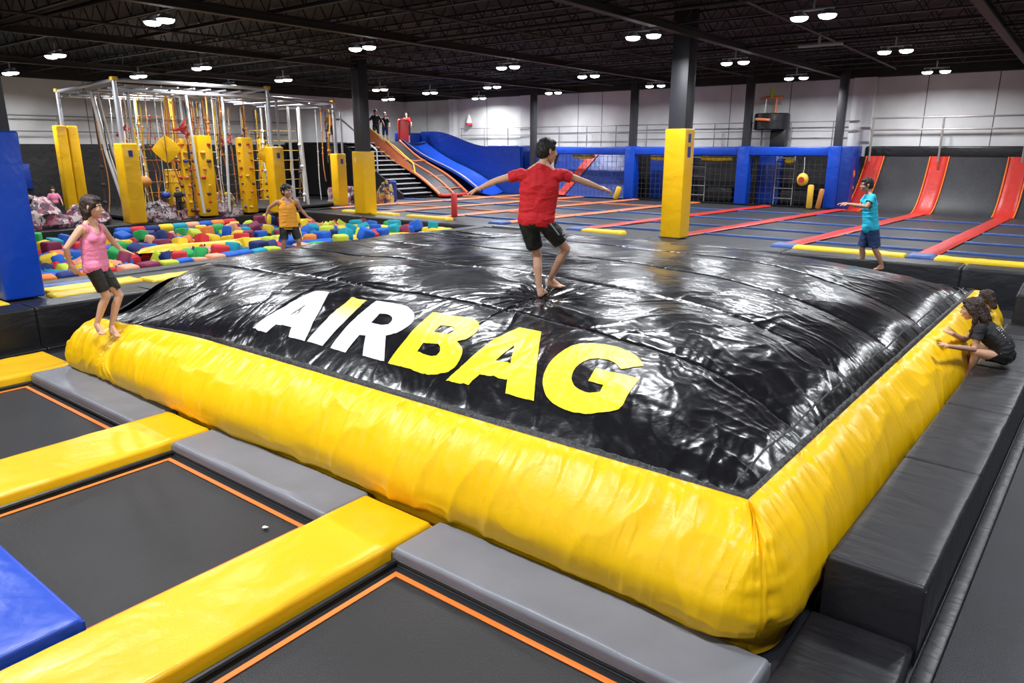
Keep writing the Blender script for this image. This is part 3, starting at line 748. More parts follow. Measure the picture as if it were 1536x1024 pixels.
def side_mesh(side, ns, nt):
    s = np.linspace(0, 1, ns); t = np.linspace(0, 1, nt)**.9
    S, T = np.meshgrid(s, t)
    X, Y, Z, SX, SY = side_points(side, S, T)
    P = np.stack([X, Y, Z], -1)
    ds = np.gradient(P, axis=1); dt = np.gradient(P, axis=0)
    N = np.cross(ds, dt); N /= np.maximum(np.linalg.norm(N, axis=-1, keepdims=True), 1e-9)
    c = np.array([(XL+XR)/2, (YF+YB)/2, 0.3])
    sg = np.sign(((P-c)*N).sum(-1)); sg = 1 if sg.mean() > 0 else -1
    N = N*sg
    L = (XR-XL) if side in 'FB' else (YB-YF)
    U = S*L; V = T*1.25
    sd = dict(F=0, R=10, B=20, L=30)[side]
    env = np.sin(PI*np.clip(T, 0, 1))
    D = .030*env*vnoise(U/.9, V/.9, 201+sd)
    D = D+.018*sstep(T/.12)*(1-.5*T)*((1-np.abs(vnoise(U/.30+.5*V, V/.9, 202+sd)))**2.2-.4)
    D = D+.012*sstep(T/.2)*((1-np.abs(vnoise(U/.5-.9*V, V/.7+3, 203+sd)))**3-.3)
    D = D+.012*np.exp(-T*5)*sstep(T/.04)*vnoise(U/.075, V/.8, 204+sd)
    D = D+.006*sstep(T/.08)*np.exp(-T*3)*vnoise(U/.035, V/.35, 205+sd)
    D = D+.026*np.exp(-T*2.6)*sstep(T/.06)*((1-np.abs(vnoise(U/.17+.35*V, V/1.1, 221+sd)))**2.4-.35)*(.6+.5*vnoise(U/.8, V*0, 222+sd))
    D = D+.012*sstep(T/.1)*(1-T)*((1-np.abs(vnoise(U/.11-.6*V, V/.7, 223+sd)))**3-.25)
    # creases along the foot where the fabric is squeezed
    D = D+.010*sstep((T-.62)/.2)*(1-np.abs(vnoise(U/.28, V/.12, 206+sd)))**2
    # pinched creases around the upright corner seams
    dc = np.minimum(U, L-U)
    D = D+.020*np.exp(-dc/.22)*vnoise(dc/.35, V/.075, 207+sd)*sstep(T/.12)
    D = D-.02*np.exp(-(dc/.018)**2)*sstep(T/.05)
    edge = 1-np.exp(-(dc/.05)**2)
    D = D*(edge*1.0+.0)-.012*np.exp(-(dc/.02)**2)*sstep(T/.05)
    if side == 'F':
        dx = X-GIRL[0]; dy = Y-GIRL[1]; dz = Z-.62
        r = np.sqrt(dx*dx+dy*dy+dz*dz); th = np.arctan2(dz-dy, dx)
        D = D-.05*np.exp(-(r/.2)**2)+.028*((1-np.abs(vnoise(th*3.6, r/1.2, 211)))**2.5-.35)*np.exp(-((r-.35)/.33)**2)
    D = D*1.3*(1-.85*sstep((T-.82)/.15))
    P = P+N*D[..., None]*np.where(T < .004, 0, 1)[..., None]
    return grid_mesh(P[..., 0], P[..., 1], P[..., 2], flip=(sg > 0))
obj('side_panel', side_mesh('F', 640, 84), 'bag_yellow', bag)
obj('side_panel', side_mesh('R', 560, 76), 'bag_yellow', bag)
obj('side_panel', side_mesh('L', 260, 50), 'vinyl_black', bag)['label'] = 'black side of the airbag'
obj('side_panel', side_mesh('B', 200, 40), 'vinyl_black', bag)['label'] = 'black side of the airbag'
# flap hanging over the left edge
def ribbon(pts_fn, n, w, lift, rough, seed):
    s = np.linspace(0, 1, n); u = np.linspace(-1, 1, 5)
    S, U = np.meshgrid(s, u)
    X, Y = pts_fn(S, U*w)
    Z = dome_z(np.clip(X, XL, XR), np.clip(Y, YF, YB))+lift*(1-U**4)+rough*vnoise(S*n/2.2, U*1.5, seed)*(1-U**2)
    return grid_mesh(X, Y, Z)
obj('edge_seam', ribbon(lambda s, u: (XL+(XR-XL)*s, YF+.018+u), 1500, .021, .007, .006, 1), 'seam_black', bag)
obj('edge_seam', ribbon(lambda s, u: (XR-.018+u, YF+(YB-YF)*s), 1300, .020, .006, .006, 2), 'seam_black', bag)
obj('edge_seam', ribbon(lambda s, u: (XR-.13+u, YF+.1+(YB-YF-.2)*s), 1300, .007, .003, .002, 3), 'seam_black', bag)
obj('edge_seam', ribbon(lambda s, u: (XL+.02*u*0+u+.024, YF+(YB-YF)*s), 500, .03, .014, .006, 4), 'seam_black', bag)
for q in SEAMS:
    obj('stitched_seam', ribbon(lambda s, u: (XL+.05+(XR-XL-.1)*s, seam_y(q, XL+.05+(XR-XL-.1)*s)+u), 1500, .010, .007, .005, int(q*10)), 'seam_black', bag)

LET = {
'A1':([(-6.726,4.165),(-6.743,4.389),(-6.773,4.658),(-6.771,4.849),(-6.742,5.024),(-6.506,5.024),(-6.238,4.702),(-6.027,4.429),(-5.845,4.171),(-6.109,4.172),(-6.212,4.287),(-6.484,4.29),(-6.489,4.166)],[[(-6.49,4.471),(-6.514,4.704),(-6.337,4.473)]]),
'I':([(-6.132,5.032),(-5.882,5.025),(-5.672,4.559),(-5.571,4.175),(-5.812,4.175),(-5.922,4.538)],[]),
'R':([(-5.743,5.034),(-5.475,5.044),(-5.292,5.041),(-5.141,4.979),(-5.012,4.869),(-4.936,4.756),(-4.906,4.626),(-4.918,4.532),(-4.991,4.469),(-4.707,4.181),(-4.99,4.175),(-5.211,4.411),(-5.29,4.401),(-5.223,4.168),(-5.46,4.18),(-5.586,4.565)],[[(-5.42,4.787),(-5.299,4.803),(-5.219,4.769),(-5.158,4.698),(-5.142,4.638),(-5.205,4.607),(-5.352,4.608)]]),
'B':([(-4.944,5.062),(-4.465,5.081),(-4.365,5.052),(-4.265,4.977),(-4.199,4.882),(-4.165,4.769),(-4.177,4.685),(-4.232,4.628),(-4.146,4.587),(-4.072,4.524),(-4.014,4.422),(-3.991,4.337),(-4.005,4.263),(-4.07,4.216),(-4.154,4.189),(-4.657,4.18),(-4.739,4.477),(-4.83,4.728)],[[(-4.624,4.831),(-4.489,4.849),(-4.432,4.819),(-4.391,4.758),(-4.397,4.708),(-4.445,4.696),(-4.573,4.689)],[(-4.525,4.502),(-4.373,4.525),(-4.308,4.494),(-4.266,4.441),(-4.266,4.395),(-4.304,4.375),(-4.476,4.368)]]),
'A2':([(-3.956,4.18),(-3.931,4.389),(-3.928,4.668),(-3.915,4.865),(-3.879,5.095),(-3.631,5.093),(-3.309,4.585),(-3.052,4.19),(-3.325,4.187),(-3.41,4.321),(-3.699,4.317),(-3.707,4.185)],[[(-3.69,4.513),(-3.679,4.761),(-3.534,4.518)]]),
'G':([(-2.541,4.971),(-2.618,5.049),(-2.717,5.115),(-2.84,5.158),(-2.96,5.158),(-3.066,5.112),(-3.146,5.04),(-3.203,4.936),(-3.226,4.798),(-3.22,4.654),(-3.186,4.526),(-3.129,4.413),(-3.06,4.329),(-2.977,4.26),(-2.869,4.21),(-2.761,4.188),(-2.655,4.194),(-2.548,4.222),(-2.456,4.272),(-2.4,4.337),(-2.394,4.379),(-2.412,4.461),(-2.459,4.754),(-2.837,4.727),(-2.785,4.534),(-2.651,4.536),(-2.629,4.449),(-2.687,4.414),(-2.759,4.409),(-2.828,4.428),(-2.894,4.477),(-2.94,4.54),(-2.976,4.639),(-2.979,4.734),(-2.957,4.824),(-2.902,4.879),(-2.826,4.9),(-2.757,4.881),(-2.661,4.814)],[]),
}
def letter_mesh(outer, holes):
    def dense(L):
        out = []; N = len(L); P = [Vector(p) for p in L]
        def tan(i):
            a, b, c = P[i-1], P[i], P[(i+1) % N]
            if (b-a).angle(c-b) > .62: return None
            return (c-a).normalized()
        for i in range(N):
            a, b = P[i], P[(i+1) % N]; L_ = (b-a).length
            ta = tan(i); tb = tan((i+1) % N); d = (b-a).normalized()
            ta = ta if ta else d; tb = tb if tb else d
            n = max(1, int(L_/.025))
            for j in range(n):
                f = j/n; f2 = f*f; f3 = f2*f
                out.append(a*(2*f3-3*f2+1)+ta*L_*(f3-2*f2+f)+b*(-2*f3+3*f2)+tb*L_*(f3-f2))
        return out
    def dense_straight(L):
        out = []
        for i in range(len(L)):
            a, b = Vector(L[i]), Vector(L[(i+1) % len(L)])
            n = max(1, int((b-a).length/.03))
            out += [a.lerp(b, j/n) for j in range(n)]
        return out
    bm = bmesh.new()
    for loop in [outer]+holes:
        vs = [bm.verts.new((p[0], p[1], 0)) for p in dense(loop)]
        for i in range(len(vs)): bm.edges.new((vs[i], vs[(i+1) % len(vs)]))
    bmesh.ops.triangle_fill(bm, edges=bm.edges[:], use_beauty=True)
    if sum(f.normal.z for f in bm.faces) < 0: bmesh.ops.reverse_faces(bm, faces=bm.faces[:])
    x0 = min(v.co.x for v in bm.verts); x1 = max(v.co.x for v in bm.verts)
    y0 = min(v.co.y for v in bm.verts); y1 = max(v.co.y for v in bm.verts)
    sx = gx[1]-gx[0]; sy = gy[1]-gy[0]
    for i in range(int((x0-XL)/sx)+1, int((x1-XL)/sx)+1):
        bmesh.ops.bisect_plane(bm, geom=bm.verts[:]+bm.edges[:]+bm.faces[:], plane_co=(XL+i*sx, 0, 0), plane_no=(1, 0, 0), dist=1e-5)
    for i in range(int((y0-YF)/sy)+1, int((y1-YF)/sy)+1):
        bmesh.ops.bisect_plane(bm, geom=bm.verts[:]+bm.edges[:]+bm.faces[:], plane_co=(0, YF+i*sy, 0), plane_no=(0, 1, 0), dist=1e-5)
    co = np.array([v.co[:] for v in bm.verts])
    z = dome_z(co[:, 0], co[:, 1])+.0055
    for v, q in zip(bm.verts, z): v.co.z = q
    return bm
for nm, (o_, h_) in LET.items():
    m_ = {'A1': 'print_white', 'I': 'print_gradient', 'R': 'print_white'}.get(nm, 'print_yellow')
    o = obj('letter', letter_mesh(o_, h_), m_, bag)
    o['label'] = {'A1': 'white printed letter A', 'I': 'letter I fading from yellow to white', 'R': 'white printed letter R', 'B': 'yellow printed letter B', 'A2': 'yellow printed letter A', 'G': 'yellow printed letter G'}[nm]

# the bag stands slightly askew: its right side runs along the bench wall
for o in bag.children:
    me = o.data; n = len(me.vertices); co = np.empty(n*3, np.float32); me.vertices.foreach_get('co', co); co = co.reshape(-1, 3)
    co[:, 0] -= .42*sstep((-8.2-co[:, 0])/1.3)*sstep((co[:, 1]-4.0)/1.2)
    co[:, 0] += sstep((co[:, 0]+2.3)/1.0)*(-.11+.030*(co[:, 1]-3.95))
    me.vertices.foreach_set('co', co.ravel()); me.update()

# ------------------------------------------------------------------ figures
def ell(c, r, ax=None):
    """ellipsoid: centre, radii, axes (3 vectors)"""
    return ('e', Vector(c), Vector(r), ax)
def cone(a, b, ra, rb): return ('c', Vector(a), Vector(b), ra, rb)
def blob(prims, voxel=.006, smooth=4, fac=.5):
    b = MB()
    for p in prims:
        if p[0] == 'e':
            _, c, r, ax = p
            t = MB().ball((0, 0, 0), 1, 20, 12)
            A = Matrix([ax[0], ax[1], ax[2]]).transposed() if ax else Matrix.Identity(3)
            b.add([c+A@Vector((v[0]*r.x, v[1]*r.y, v[2]*r.z)) for v in t.v], t.f)
        else:
            _, a, e, ra, rb = p
            d = e-a; L = d.length
            if L < 1e-6: continue
            z = d/L; x = z.orthogonal().normalized(); y = z.cross(x); n = 16
            prof = [(ra*math.sin(q*PI/8), -ra*math.cos(q*PI/8)) for q in range(0, 5)]+[(rb*math.cos(q*PI/8), L+rb*math.sin(q*PI/8)) for q in range(0, 5)]
            vs = [a+z*h+(x*math.cos(2*PI*k_/n)+y*math.sin(2*PI*k_/n))*max(r_, 1e-5) for r_, h in prof for k_ in range(n)]
            fs = [(i*n+k_, i*n+(k_+1) % n, (i+1)*n+(k_+1) % n, (i+1)*n+k_) for i in range(len(prof)-1) for k_ in range(n)]
            b.add(vs, fs)
    me = b.mesh('blob'); o = bpy.data.objects.new('blob', me); COL.objects.link(o)
    bm = bmesh.new(); bm.from_mesh(me); bmesh.ops.remove_doubles(bm, verts=bm.verts, dist=1e-4)
    bmesh.ops.recalc_face_normals(bm, faces=bm.faces); bm.to_mesh(me); bm.free()
    m = o.modifiers.new('r', 'REMESH'); m.mode = 'VOXEL'; m.voxel_size = voxel; m.adaptivity = 0
    s_ = o.modifiers.new('s', 'SMOOTH'); s_.factor = fac; s_.iterations = smooth
    dg = bpy.context.evaluated_depsgraph_get()
    out = bpy.data.meshes.new_from_object(o.evaluated_get(dg))
    bpy.data.objects.remove(o); bpy.data.meshes.remove(me)
    return out
def cut(me, co, no, near=None, rad=None):
    """remove what lies on the +no side of a plane, only within rad of near"""
    bm = bmesh.new(); bm.from_mesh(me)
    def sel(v): return near is None or (v-near).length < rad
    fs = [f for f in bm.faces if sel(f.calc_center_median())]
    ge = list({e for f in fs for e in f.edges}); gv = list({v for f in fs for v in f.verts})
    bmesh.ops.bisect_plane(bm, geom=gv+ge+fs, plane_co=co, plane_no=no, dist=1e-6)
    kill = [f for f in bm.faces if (f.calc_center_median()-co).dot(no) > 1e-5 and sel(f.calc_center_median())]
    bmesh.ops.delete(bm, geom=kill, context='FACES')
    lv = [v for v in bm.verts if not v.link_faces]; bmesh.ops.delete(bm, geom=lv, context='VERTS')
    bm.to_mesh(me); bm.free(); return me
def wrinkle(me, amp, sx, seed=0, sz=None):
    if sx > .05: sx *= 1.5; sz = (sz or sx)*1.4; amp *= .8
    n = len(me.vertices); co = np.empty(n*3, np.float32); me.vertices.foreach_get('co', co); co = co.reshape(-1, 3)
    no = np.empty(n*3, np.float32); me.vertices.foreach_get('normal', no); no = no.reshape(-1, 3)
    a = co[:, 0]*.8+co[:, 1]*.6; h = co[:, 2]
    d = amp*((1-np.abs(vnoise(a/sx+h/sx*.6, h/(sz or sx)-a/sx*.3, seed)))**2-.4)+amp*.5*vnoise(a/sx*2.3, h/sx*2.3, seed+1)
    co = co+no*d[:, None]; me.vertices.foreach_set('co', co.ravel()); me.update(); return me
def shellize(me, th=.004):
    """give a cut garment a real thickness at its hems"""
    bm = bmesh.new(); bm.from_mesh(me)
    bd = [e for e in bm.edges if e.is_boundary]
    bm.normal_update()
    nv = {}
    for v in {v for e in bd for v in e.verts}: nv[v] = bm.verts.new(v.co-v.normal*.012)
    for e in bd:
        a, b_ = e.verts
        try: bm.faces.new((a, b_, nv[b_], nv[a]))
        except ValueError: pass
    bmesh.ops.recalc_face_normals(bm, faces=bm.faces)
    bm.to_mesh(me); bm.free(); return me

def hand_prims(wr, d, pn, sc, curl=.3, side=1, spread=.2):
    """wrist, direction of the fingers, palm normal; returns cones"""
    d = d.normalized(); pn = (pn-d*pn.dot(d)).normalized(); lat = d.cross(pn).normalized()*side
    P = []
    pc = wr+d*.045*sc
    P.append(ell(pc, (.042*sc, .036*sc, .015*sc), (d, lat, pn)))
    P.append(cone(wr-d*.01, wr+d*.03*sc, .021*sc, .024*sc))
    for i, (off, ln) in enumerate(((-.027, .062), (-.009, .072), (.009, .067), (.026, .052))):
        b0 = wr+d*.078*sc+lat*off*sc-pn*.0
        dd = (d+lat*off*spread*12).normalized()
        q = Quaternion(lat, -side*curl*(1+.12*i))
        d1 = Quaternion(lat, side*curl*.6)@dd; d2 = Quaternion(lat, side*curl*1.5)@dd; d3 = Quaternion(lat, side*curl*2.2)@dd
        p1 = b0+d1*ln*.45*sc; p2 = p1+d2*ln*.32*sc; p3 = p2+d3*ln*.25*sc
        P += [cone(b0-dd*.02*sc, p1, .0098*sc, .0088*sc), cone(p1, p2, .0088*sc, .008*sc), cone(p2, p3, .008*sc, .0068*sc)]
    t0 = wr+d*.025*sc-lat*.028*sc; t1 = t0+(d*.6-lat*.75+pn*.15).normalized()*.036*sc; t2 = t1+(d*.9-lat*.3+pn*.2).normalized()*.03*sc
    P += [cone(t0, t1, .013*sc, .0105*sc), cone(t1, t2, .0105*sc, .008*sc)]
    return P
def foot_prims(an, heel, toe, sc, up=Vector((0, 0, 1))):
    """ankle, heel-bottom and toe-tip points"""
    d = (toe-heel).normalized(); lat = d.cross(up).normalized(); u = lat.cross(d)
    L = (toe-heel).length
    P = [cone(an, heel+u*.032*sc+d*.03*sc, .030*sc, .030*sc), ell(heel+d*.035*sc+u*.026*sc, (.036*sc, .028*sc, .027*sc), (d, lat, u)),
         cone(an+d*.02, heel+d*L*.62+u*.026*sc, .028*sc, .024*sc), ell(heel+d*L*.68+u*.018*sc, (.05*sc, .040*sc, .019*sc), (d, lat, u)), cone(heel+d*.04+u*.016*sc, heel+d*L*.6+u*.016*sc, .022*sc, .022*sc)]
    for i in range(5):
        o_ = (i-2)*.0165*sc; l = L*(.94-.035*abs(i-.6)**1.4)
        P.append(cone(heel+d*L*.72+lat*o_+u*.014*sc, heel+d*l+lat*o_*1.05+u*.010*sc, .011*sc, (.0105 if i == 0 else .0078)*sc))
    return P
def head_prims(c, f, u, sc):
    f = f.normalized(); u = (u-f*u.dot(f)).normalized(); l = f.cross(u)
    q = lambda a, b_, d: c+(f*a+l*b_+u*d)*sc
    P = [ell(q(-.012, 0, .022), (.094*sc, .074*sc, .092*sc), (f, l, u)), ell(q(.028, 0, -.035), (.062*sc, .056*sc, .070*sc), (f, l, u)),
         ell(q(.052, 0, -.088), (.027*sc, .026*sc, .022*sc), (f, l, u)), ell(q(.03, 0, -.06), (.048*sc, .05*sc, .036*sc), (f, l, u)),
         cone(q(.083, 0, .006), q(.103, 0, -.026), .008*sc, .0115*sc), ell(q(.094, 0, -.031), (.014*sc, .016*sc, .009*sc), (f, l, u)),
         ell(q(.085, 0, -.058), (.010*sc, .021*sc, .0055*sc), (f, l, u)), ell(q(.083, 0, -.068), (.010*sc, .019*sc, .006*sc), (f, l, u))]
    for s in (-1, 1):
        P += [ell(q(.055, s*.038, -.026), (.028*sc, .022*sc, .024*sc), (f, l, u)), cone(q(.079, s*.014, .022), q(.066, s*.046, .022), .009*sc, .008*sc),
              ell(q(-.005, s*.076, -.012), (.015*sc, .007*sc, .028*sc), ((f*.9+l*s*-.3+u*.2).normalized(), (l*.95+f*.3*s).normalized(), u)),
              ell(q(-.012, s*.083, -.005), (.013*sc, .004*sc, .026*sc), (f, (l+f*-.5*s).normalized(), u))]
    return P, q, l
def person(name, label, J, sc=1., vox=.0055, fem=False, skin='skin', hair='hair', hairstyle='short', shirt=None, shorts=None, group=None, sitting=False):
    """J: dict of joints in world space"""
    base = J['base']
    root = thing('person', label, 'person', base, 0, group)
    inv = lambda p: Vector(p)-Vector(base)
    J = {k_: (inv(v) if isinstance(v, Vector) and not k_.endswith('_d') and k_ != 'belly' else v) for k_, v in J.items() if k_ != 'base'}
    P = []
    HP, q, lat = head_prims(J['head'], J['face_d'], J['up_d'], sc*J.get('hs', 1))
    P += HP
    sh = (J['shL']+J['shR'])/2; hp = (J['hipL']+J['hipR'])/2
    spine = (sh-hp).normalized(); across = (J['shR']-J['shL']).normalized(); frn = J['chest_d'].normalized()
    ac = across; ax = (ac, (frn-ac*frn.dot(ac)).normalized(), None); ax = (ax[0], ax[1], ax[0].cross(ax[1]))
    W = (J['shR']-J['shL']).length/2; HW = (J['hipR']-J['hipL']).length/2
    mid = hp.lerp(sh, .45)+J.get('belly', Vector((0, 0, 0)))
    chest = hp.lerp(sh, .76)+J.get('belly', Vector((0, 0, 0)))*.4
    dep = (.088 if not fem else .08)*sc*J.get('bulk', 1)
    bw = J.get('bulk', 1)
    torso = [ell(chest, (W*.92, dep, .15*sc), ax), ell(mid, (max(W*.74, HW*1.25)*bw**.5, dep*.92, .15*sc), ax), ell(hp+spine*.02, (HW+.075*sc, dep*1.05, .105*sc), ax),
             cone(J['shL']+ac*.02-spine*.015, J['shR']-ac*.02-spine*.015, .05*sc, .05*sc), ell(hp.lerp(sh, .2), (HW*1.25+.04*sc, dep*.95, .12*sc), ax)]
    wt = max(W*.72, HW*1.2)*bw**.5; wh = HW+.068*sc
    for i in range(9):
        t_ = i/8; c_ = hp.lerp(chest, t_)+(J.get('belly', Vector((0, 0, 0)))*(4*t_*(1-t_))*.8)
        wd = (wh*(1-t_)**2+2*t_*(1-t_)*wt*1.0+t_*t_*W*.90)
        torso.append(ell(c_, (wd, dep*(1.0-.25*t_*(1-t_)*4*.35), .085*sc), ax))
    if fem: torso += [ell(chest+ax[1]*dep*.75+ac*s*W*.42-spine*.01, (.048*sc, .036*sc, .048*sc), ax) for s in (-1, 1)]
    nk = J['head']+(q(-.03, 0, -.09)-J['head'])
    P += torso+[cone(sh+spine*.0, nk, .048*sc, .043*sc), cone(sh+spine*.03-ac*W*.55, nk-spine*.02, .034*sc, .034*sc), cone(sh+spine*.03+ac*W*.55, nk-spine*.02, .034*sc, .034*sc)]
    arms = {}; legs = {}
    fl = J.get('limb', 1.)
    for s, S in ((-1, 'L'), (1, 'R')):
        a, e, w_ = J['sh'+S], J['el'+S], J['wr'+S]
        arms[S] = [cone(a, a.lerp(e, .5), .046*sc*fl, .040*sc*fl), cone(a.lerp(e, .5), e, .040*sc*fl, .032*sc*fl)]
        P += arms[S]+[cone(e, e.lerp(w_, .3), .032*sc*fl, .034*sc*fl), cone(e.lerp(w_, .3), w_, .034*sc*fl, .021*sc*fl)]
        P += hand_prims(w_, J['hand'+S+'_d'], J['palm'+S+'_d'], sc*1.0, J.get('curl'+S, .3), J.get('side'+S, s))
        h, k_, an = J['hip'+S], J['kn'+S], J['an'+S]
        legs[S] = [cone(h+spine*.01, h.lerp(k_, .5), .078*sc*fl, .066*sc*fl), cone(h.lerp(k_, .5), k_, .066*sc*fl, .047*sc*fl)]
        cf = (J['chest_d'].normalized() if not sitting else J['chest_d'].normalized())
        P += legs[S]+[cone(k_, k_.lerp(an, .32)-cf*.012, .046*sc*fl, .049*sc*fl), cone(k_.lerp(an, .32)-cf*.012, an, .049*sc*fl, .027*sc*fl), ell(k_+cf*.012*sc, (.036*sc,)*3)]
        P += foot_prims(an, J['heel'+S], J['toe'+S], sc)
    obj('body', blob(P, vox, 3), skin, root)
    # eyes, brows, lips
    hs = sc*J.get('hs', 1)
    for s in (-1, 1):
        e = obj('eye', MB().ball(q(.0695, s*.030, .001), .0125*hs, 12, 8), 'eye_white', root)
        obj('iris', MB().ball(q(.0782, s*.031, .001), .0060*hs, 10, 6), 'eye_dark', e)
        obj('eyebrow', MB().tube([q(.090, s*.014, .022), q(.088, s*.032, .028), q(.072, s*.048, .023)], .0042*hs, 6), hair, root)
    obj('lips', MB().tube([q(.082, -.022, -.063), q(.094, -.006, -.0605), q(.094, .006, -.0605), q(.082, .022, -.063)], [.003*hs, .0058*hs, .0058*hs, .003*hs], 8), 'lips', root)
    # hair
    f_ = J['face_d'].normalized(); u_ = (J['up_d']-f_*J['up_d'].dot(f_)).normalized()
    H = [ell(q(-.02, 0, .030), (.098*hs, .082*hs, .095*hs), (f_, lat, u_)), ell(q(-.05, 0, -.005), (.068*hs, .076*hs, .085*hs), (f_, lat, u_)), ell(q(.03, 0, .078), (.052*hs, .060*hs, .036*hs), (f_, lat, u_))]
    if hairstyle == 'bob':
        H += [ell(q(-.045, 0, -.05), (.062*hs, .080*hs, .08*hs), (f_, lat, u_)), cone(q(-.05, -.045, -.04), q(-.045, -.05, -.125), .035*hs, .02*hs), cone(q(-.05, .045, -.04), q(-.045, .05, -.125), .035*hs, .02*hs),
              cone(q(.035, -.066, .04), q(-.02, -.078, -.06), .022*hs, .018*hs), cone(q(.035, .066, .04), q(-.02, .078, -.06), .022*hs, .018*hs), cone(q(-.07, 0, -.04), q(-.07, 0, -.14), .04*hs, .025*hs)]
    if hairstyle == 'long':
        for pts, r0, r1 in J['locks']:
            pts = [q(*p) for p in pts]
            for i in range(len(pts)-1):
                ra = r0+(r1-r0)*i/(len(pts)-1); rb = r0+(r1-r0)*(i+1)/(len(pts)-1); H.append(cone(pts[i], pts[i+1], ra*hs, rb*hs))
        H += [cone(q(.03, -.064, .05), q(-.01, -.08, -.03), .024*hs, .026*hs), cone(q(.03, .064, .05), q(-.01, .08, -.03), .024*hs, .026*hs)]
    if hairstyle == 'curly':
        for i in range(40):
            th = random.uniform(0, 2*PI); ph = random.uniform(0, PI*.62)
            H.append(ell(q(-.02+.09*math.sin(ph)*math.cos(th), .08*math.sin(ph)*math.sin(th), .03+.09*math.cos(ph)), (.026*hs,)*3))
    hm = blob(H, vox, 2)
    # hairline: face side cut free
    hl = .052 if hairstyle == 'short' else .050
    cut(hm, q(hl, 0, 0), (f_*.86-u_*.52).normalized(), q(.08, 0, -.01), .098*hs)
    if hairstyle == 'short': cut(hm, q(-.02, 0, -.062), (-u_+f_*.25).normalized(), q(0, 0, -.08), .12*hs)
    wrinkle(hm, .006, .025, 5, .09); shellize(hm)
    obj('hair', hm, hair, root)
    # shirt
    if shirt:
        g = shirt.get('grow', .013)*sc
        T = []
        for p in torso:
            if p[0] == 'e': T.append(('e', p[1], p[2]+Vector((g, g, g)), p[3]))
            else: T.append(('c', p[1], p[2], p[3]+g, p[4]+g))
        for i in range(7):
            t_ = i/6; c_ = hp.lerp(chest, t_)
            fw = (HW+.082*sc) if shirt.get('flare') else (HW+.080*sc)
            T.append(ell(c_+J.get('belly', Vector((0, 0, 0)))*(4*t_*(1-t_))*.8, ((fw*(1-t_)+W*.92*t_)+g, dep*1.04+g, .15*sc), ax))
        if shirt.get('flare'): T.append(ell(hp+spine*.03, (HW+.092*sc+g, dep*1.12+g*1.5, .15*sc), ax))
        else: T.append(ell(hp+spine*.03, (HW+.080*sc+g, dep*1.07+g, .13*sc), ax))
        T += [ell(J['hip'+S]+spine*.01, (.082*sc*fl+g,)*3) for S in 'LR']
        if shirt['sleeve'] > 0: T.append(cone(sh+frn*.006, sh+spine*.085*sc+frn*.006, .066*sc, .057*sc))
        ends = {}
        for S in 'LR':
            a, e = J['sh'+S], J['el'+S]; ln = shirt['sleeve']
            if ln > 0:
                en = a.lerp(e, ln+.14); ct = a.lerp(e, ln)
                T.append(cone(a, en, .050*sc*fl+g*.6, .044*sc*fl+g*1.0)); ends[S] = (ct, (e-a).normalized())
        T += [cone(sh+spine*.02-ac*W*.5, sh+spine*.045-ac*.03, .034*sc+g*.6, .036*sc+g*.6), cone(sh+spine*.02+ac*W*.5, sh+spine*.045+ac*.03, .034*sc+g*.6, .036*sc+g*.6)]
        sm_ = blob(T, vox, 14)
        for S, (ct, d_) in ends.items(): cut(sm_, ct, d_, ct+d_*.06*sc, .13*sc)
        cut(sm_, hp+spine*shirt.get('hem', .02)*sc, (-spine), None)
        nb = sh+spine*shirt.get('neck', .045)*sc+frn*.01
        cut(sm_, nb, (spine*.9+frn*.35).normalized(), nb+spine*.05, shirt.get('neck_r', .085)*sc)
        if ln <= 0:
            for S in 'LR':
                d_ = (J['sh'+S]-sh).normalized(); c_ = J['sh'+S]-d_*.03*sc
                cut(sm_, c_, d_, J['sh'+S]+spine*-.01, .10*sc)
            if shirt.get('scoop'): 
                c_ = sh+frn*dep*1.0-spine*.02
                cut(sm_, c_+spine*-.03*sc, (spine*.8+frn*.4).normalized(), c_+spine*.03, .075*sc)
        wrinkle(sm_, shirt.get('wr', .006)*sc, .07, 11, .05); shellize(sm_)
        obj('shirt' if shirt['sleeve'] > 0 else 'tank_top', sm_, shirt['m'], root)
    if shorts:
        g = shorts.get('grow', .014)*sc
        T = [ell(hp+spine*.02, (HW+.075*sc+g, dep*1.05+g, .105*sc+g), ax), ell(hp.lerp(sh, .2), (HW*1.25+.04*sc+g*.5, dep*.95+g*.5, .11*sc), ax)]
        ends = []
        for S in 'LR':
            h, k_ = J['hip'+S], J['kn'+S]; ln = shorts['len']
            ct = h.lerp(k_, ln); en = h.lerp(k_, ln+.1)
            T.append(cone(h+spine*.01, en, .080*sc*fl+g, .060*sc*fl+g*shorts.get('loose', 1.3))); ends.append((ct, (k_-h).normalized()))
        so = blob(T, vox, 3)
        for ct, d_ in ends: cut(so, ct, d_, ct+d_*.06*sc, .135*sc)
        cut(so, hp+spine*(shirt.get('hem', .02)+.045)*sc, spine)
        wrinkle(so, shorts.get('wr', .006)*sc, .08, 23, .06); shellize(so)
        obj('shorts', so, shorts['m'], root)
    return root, J, q

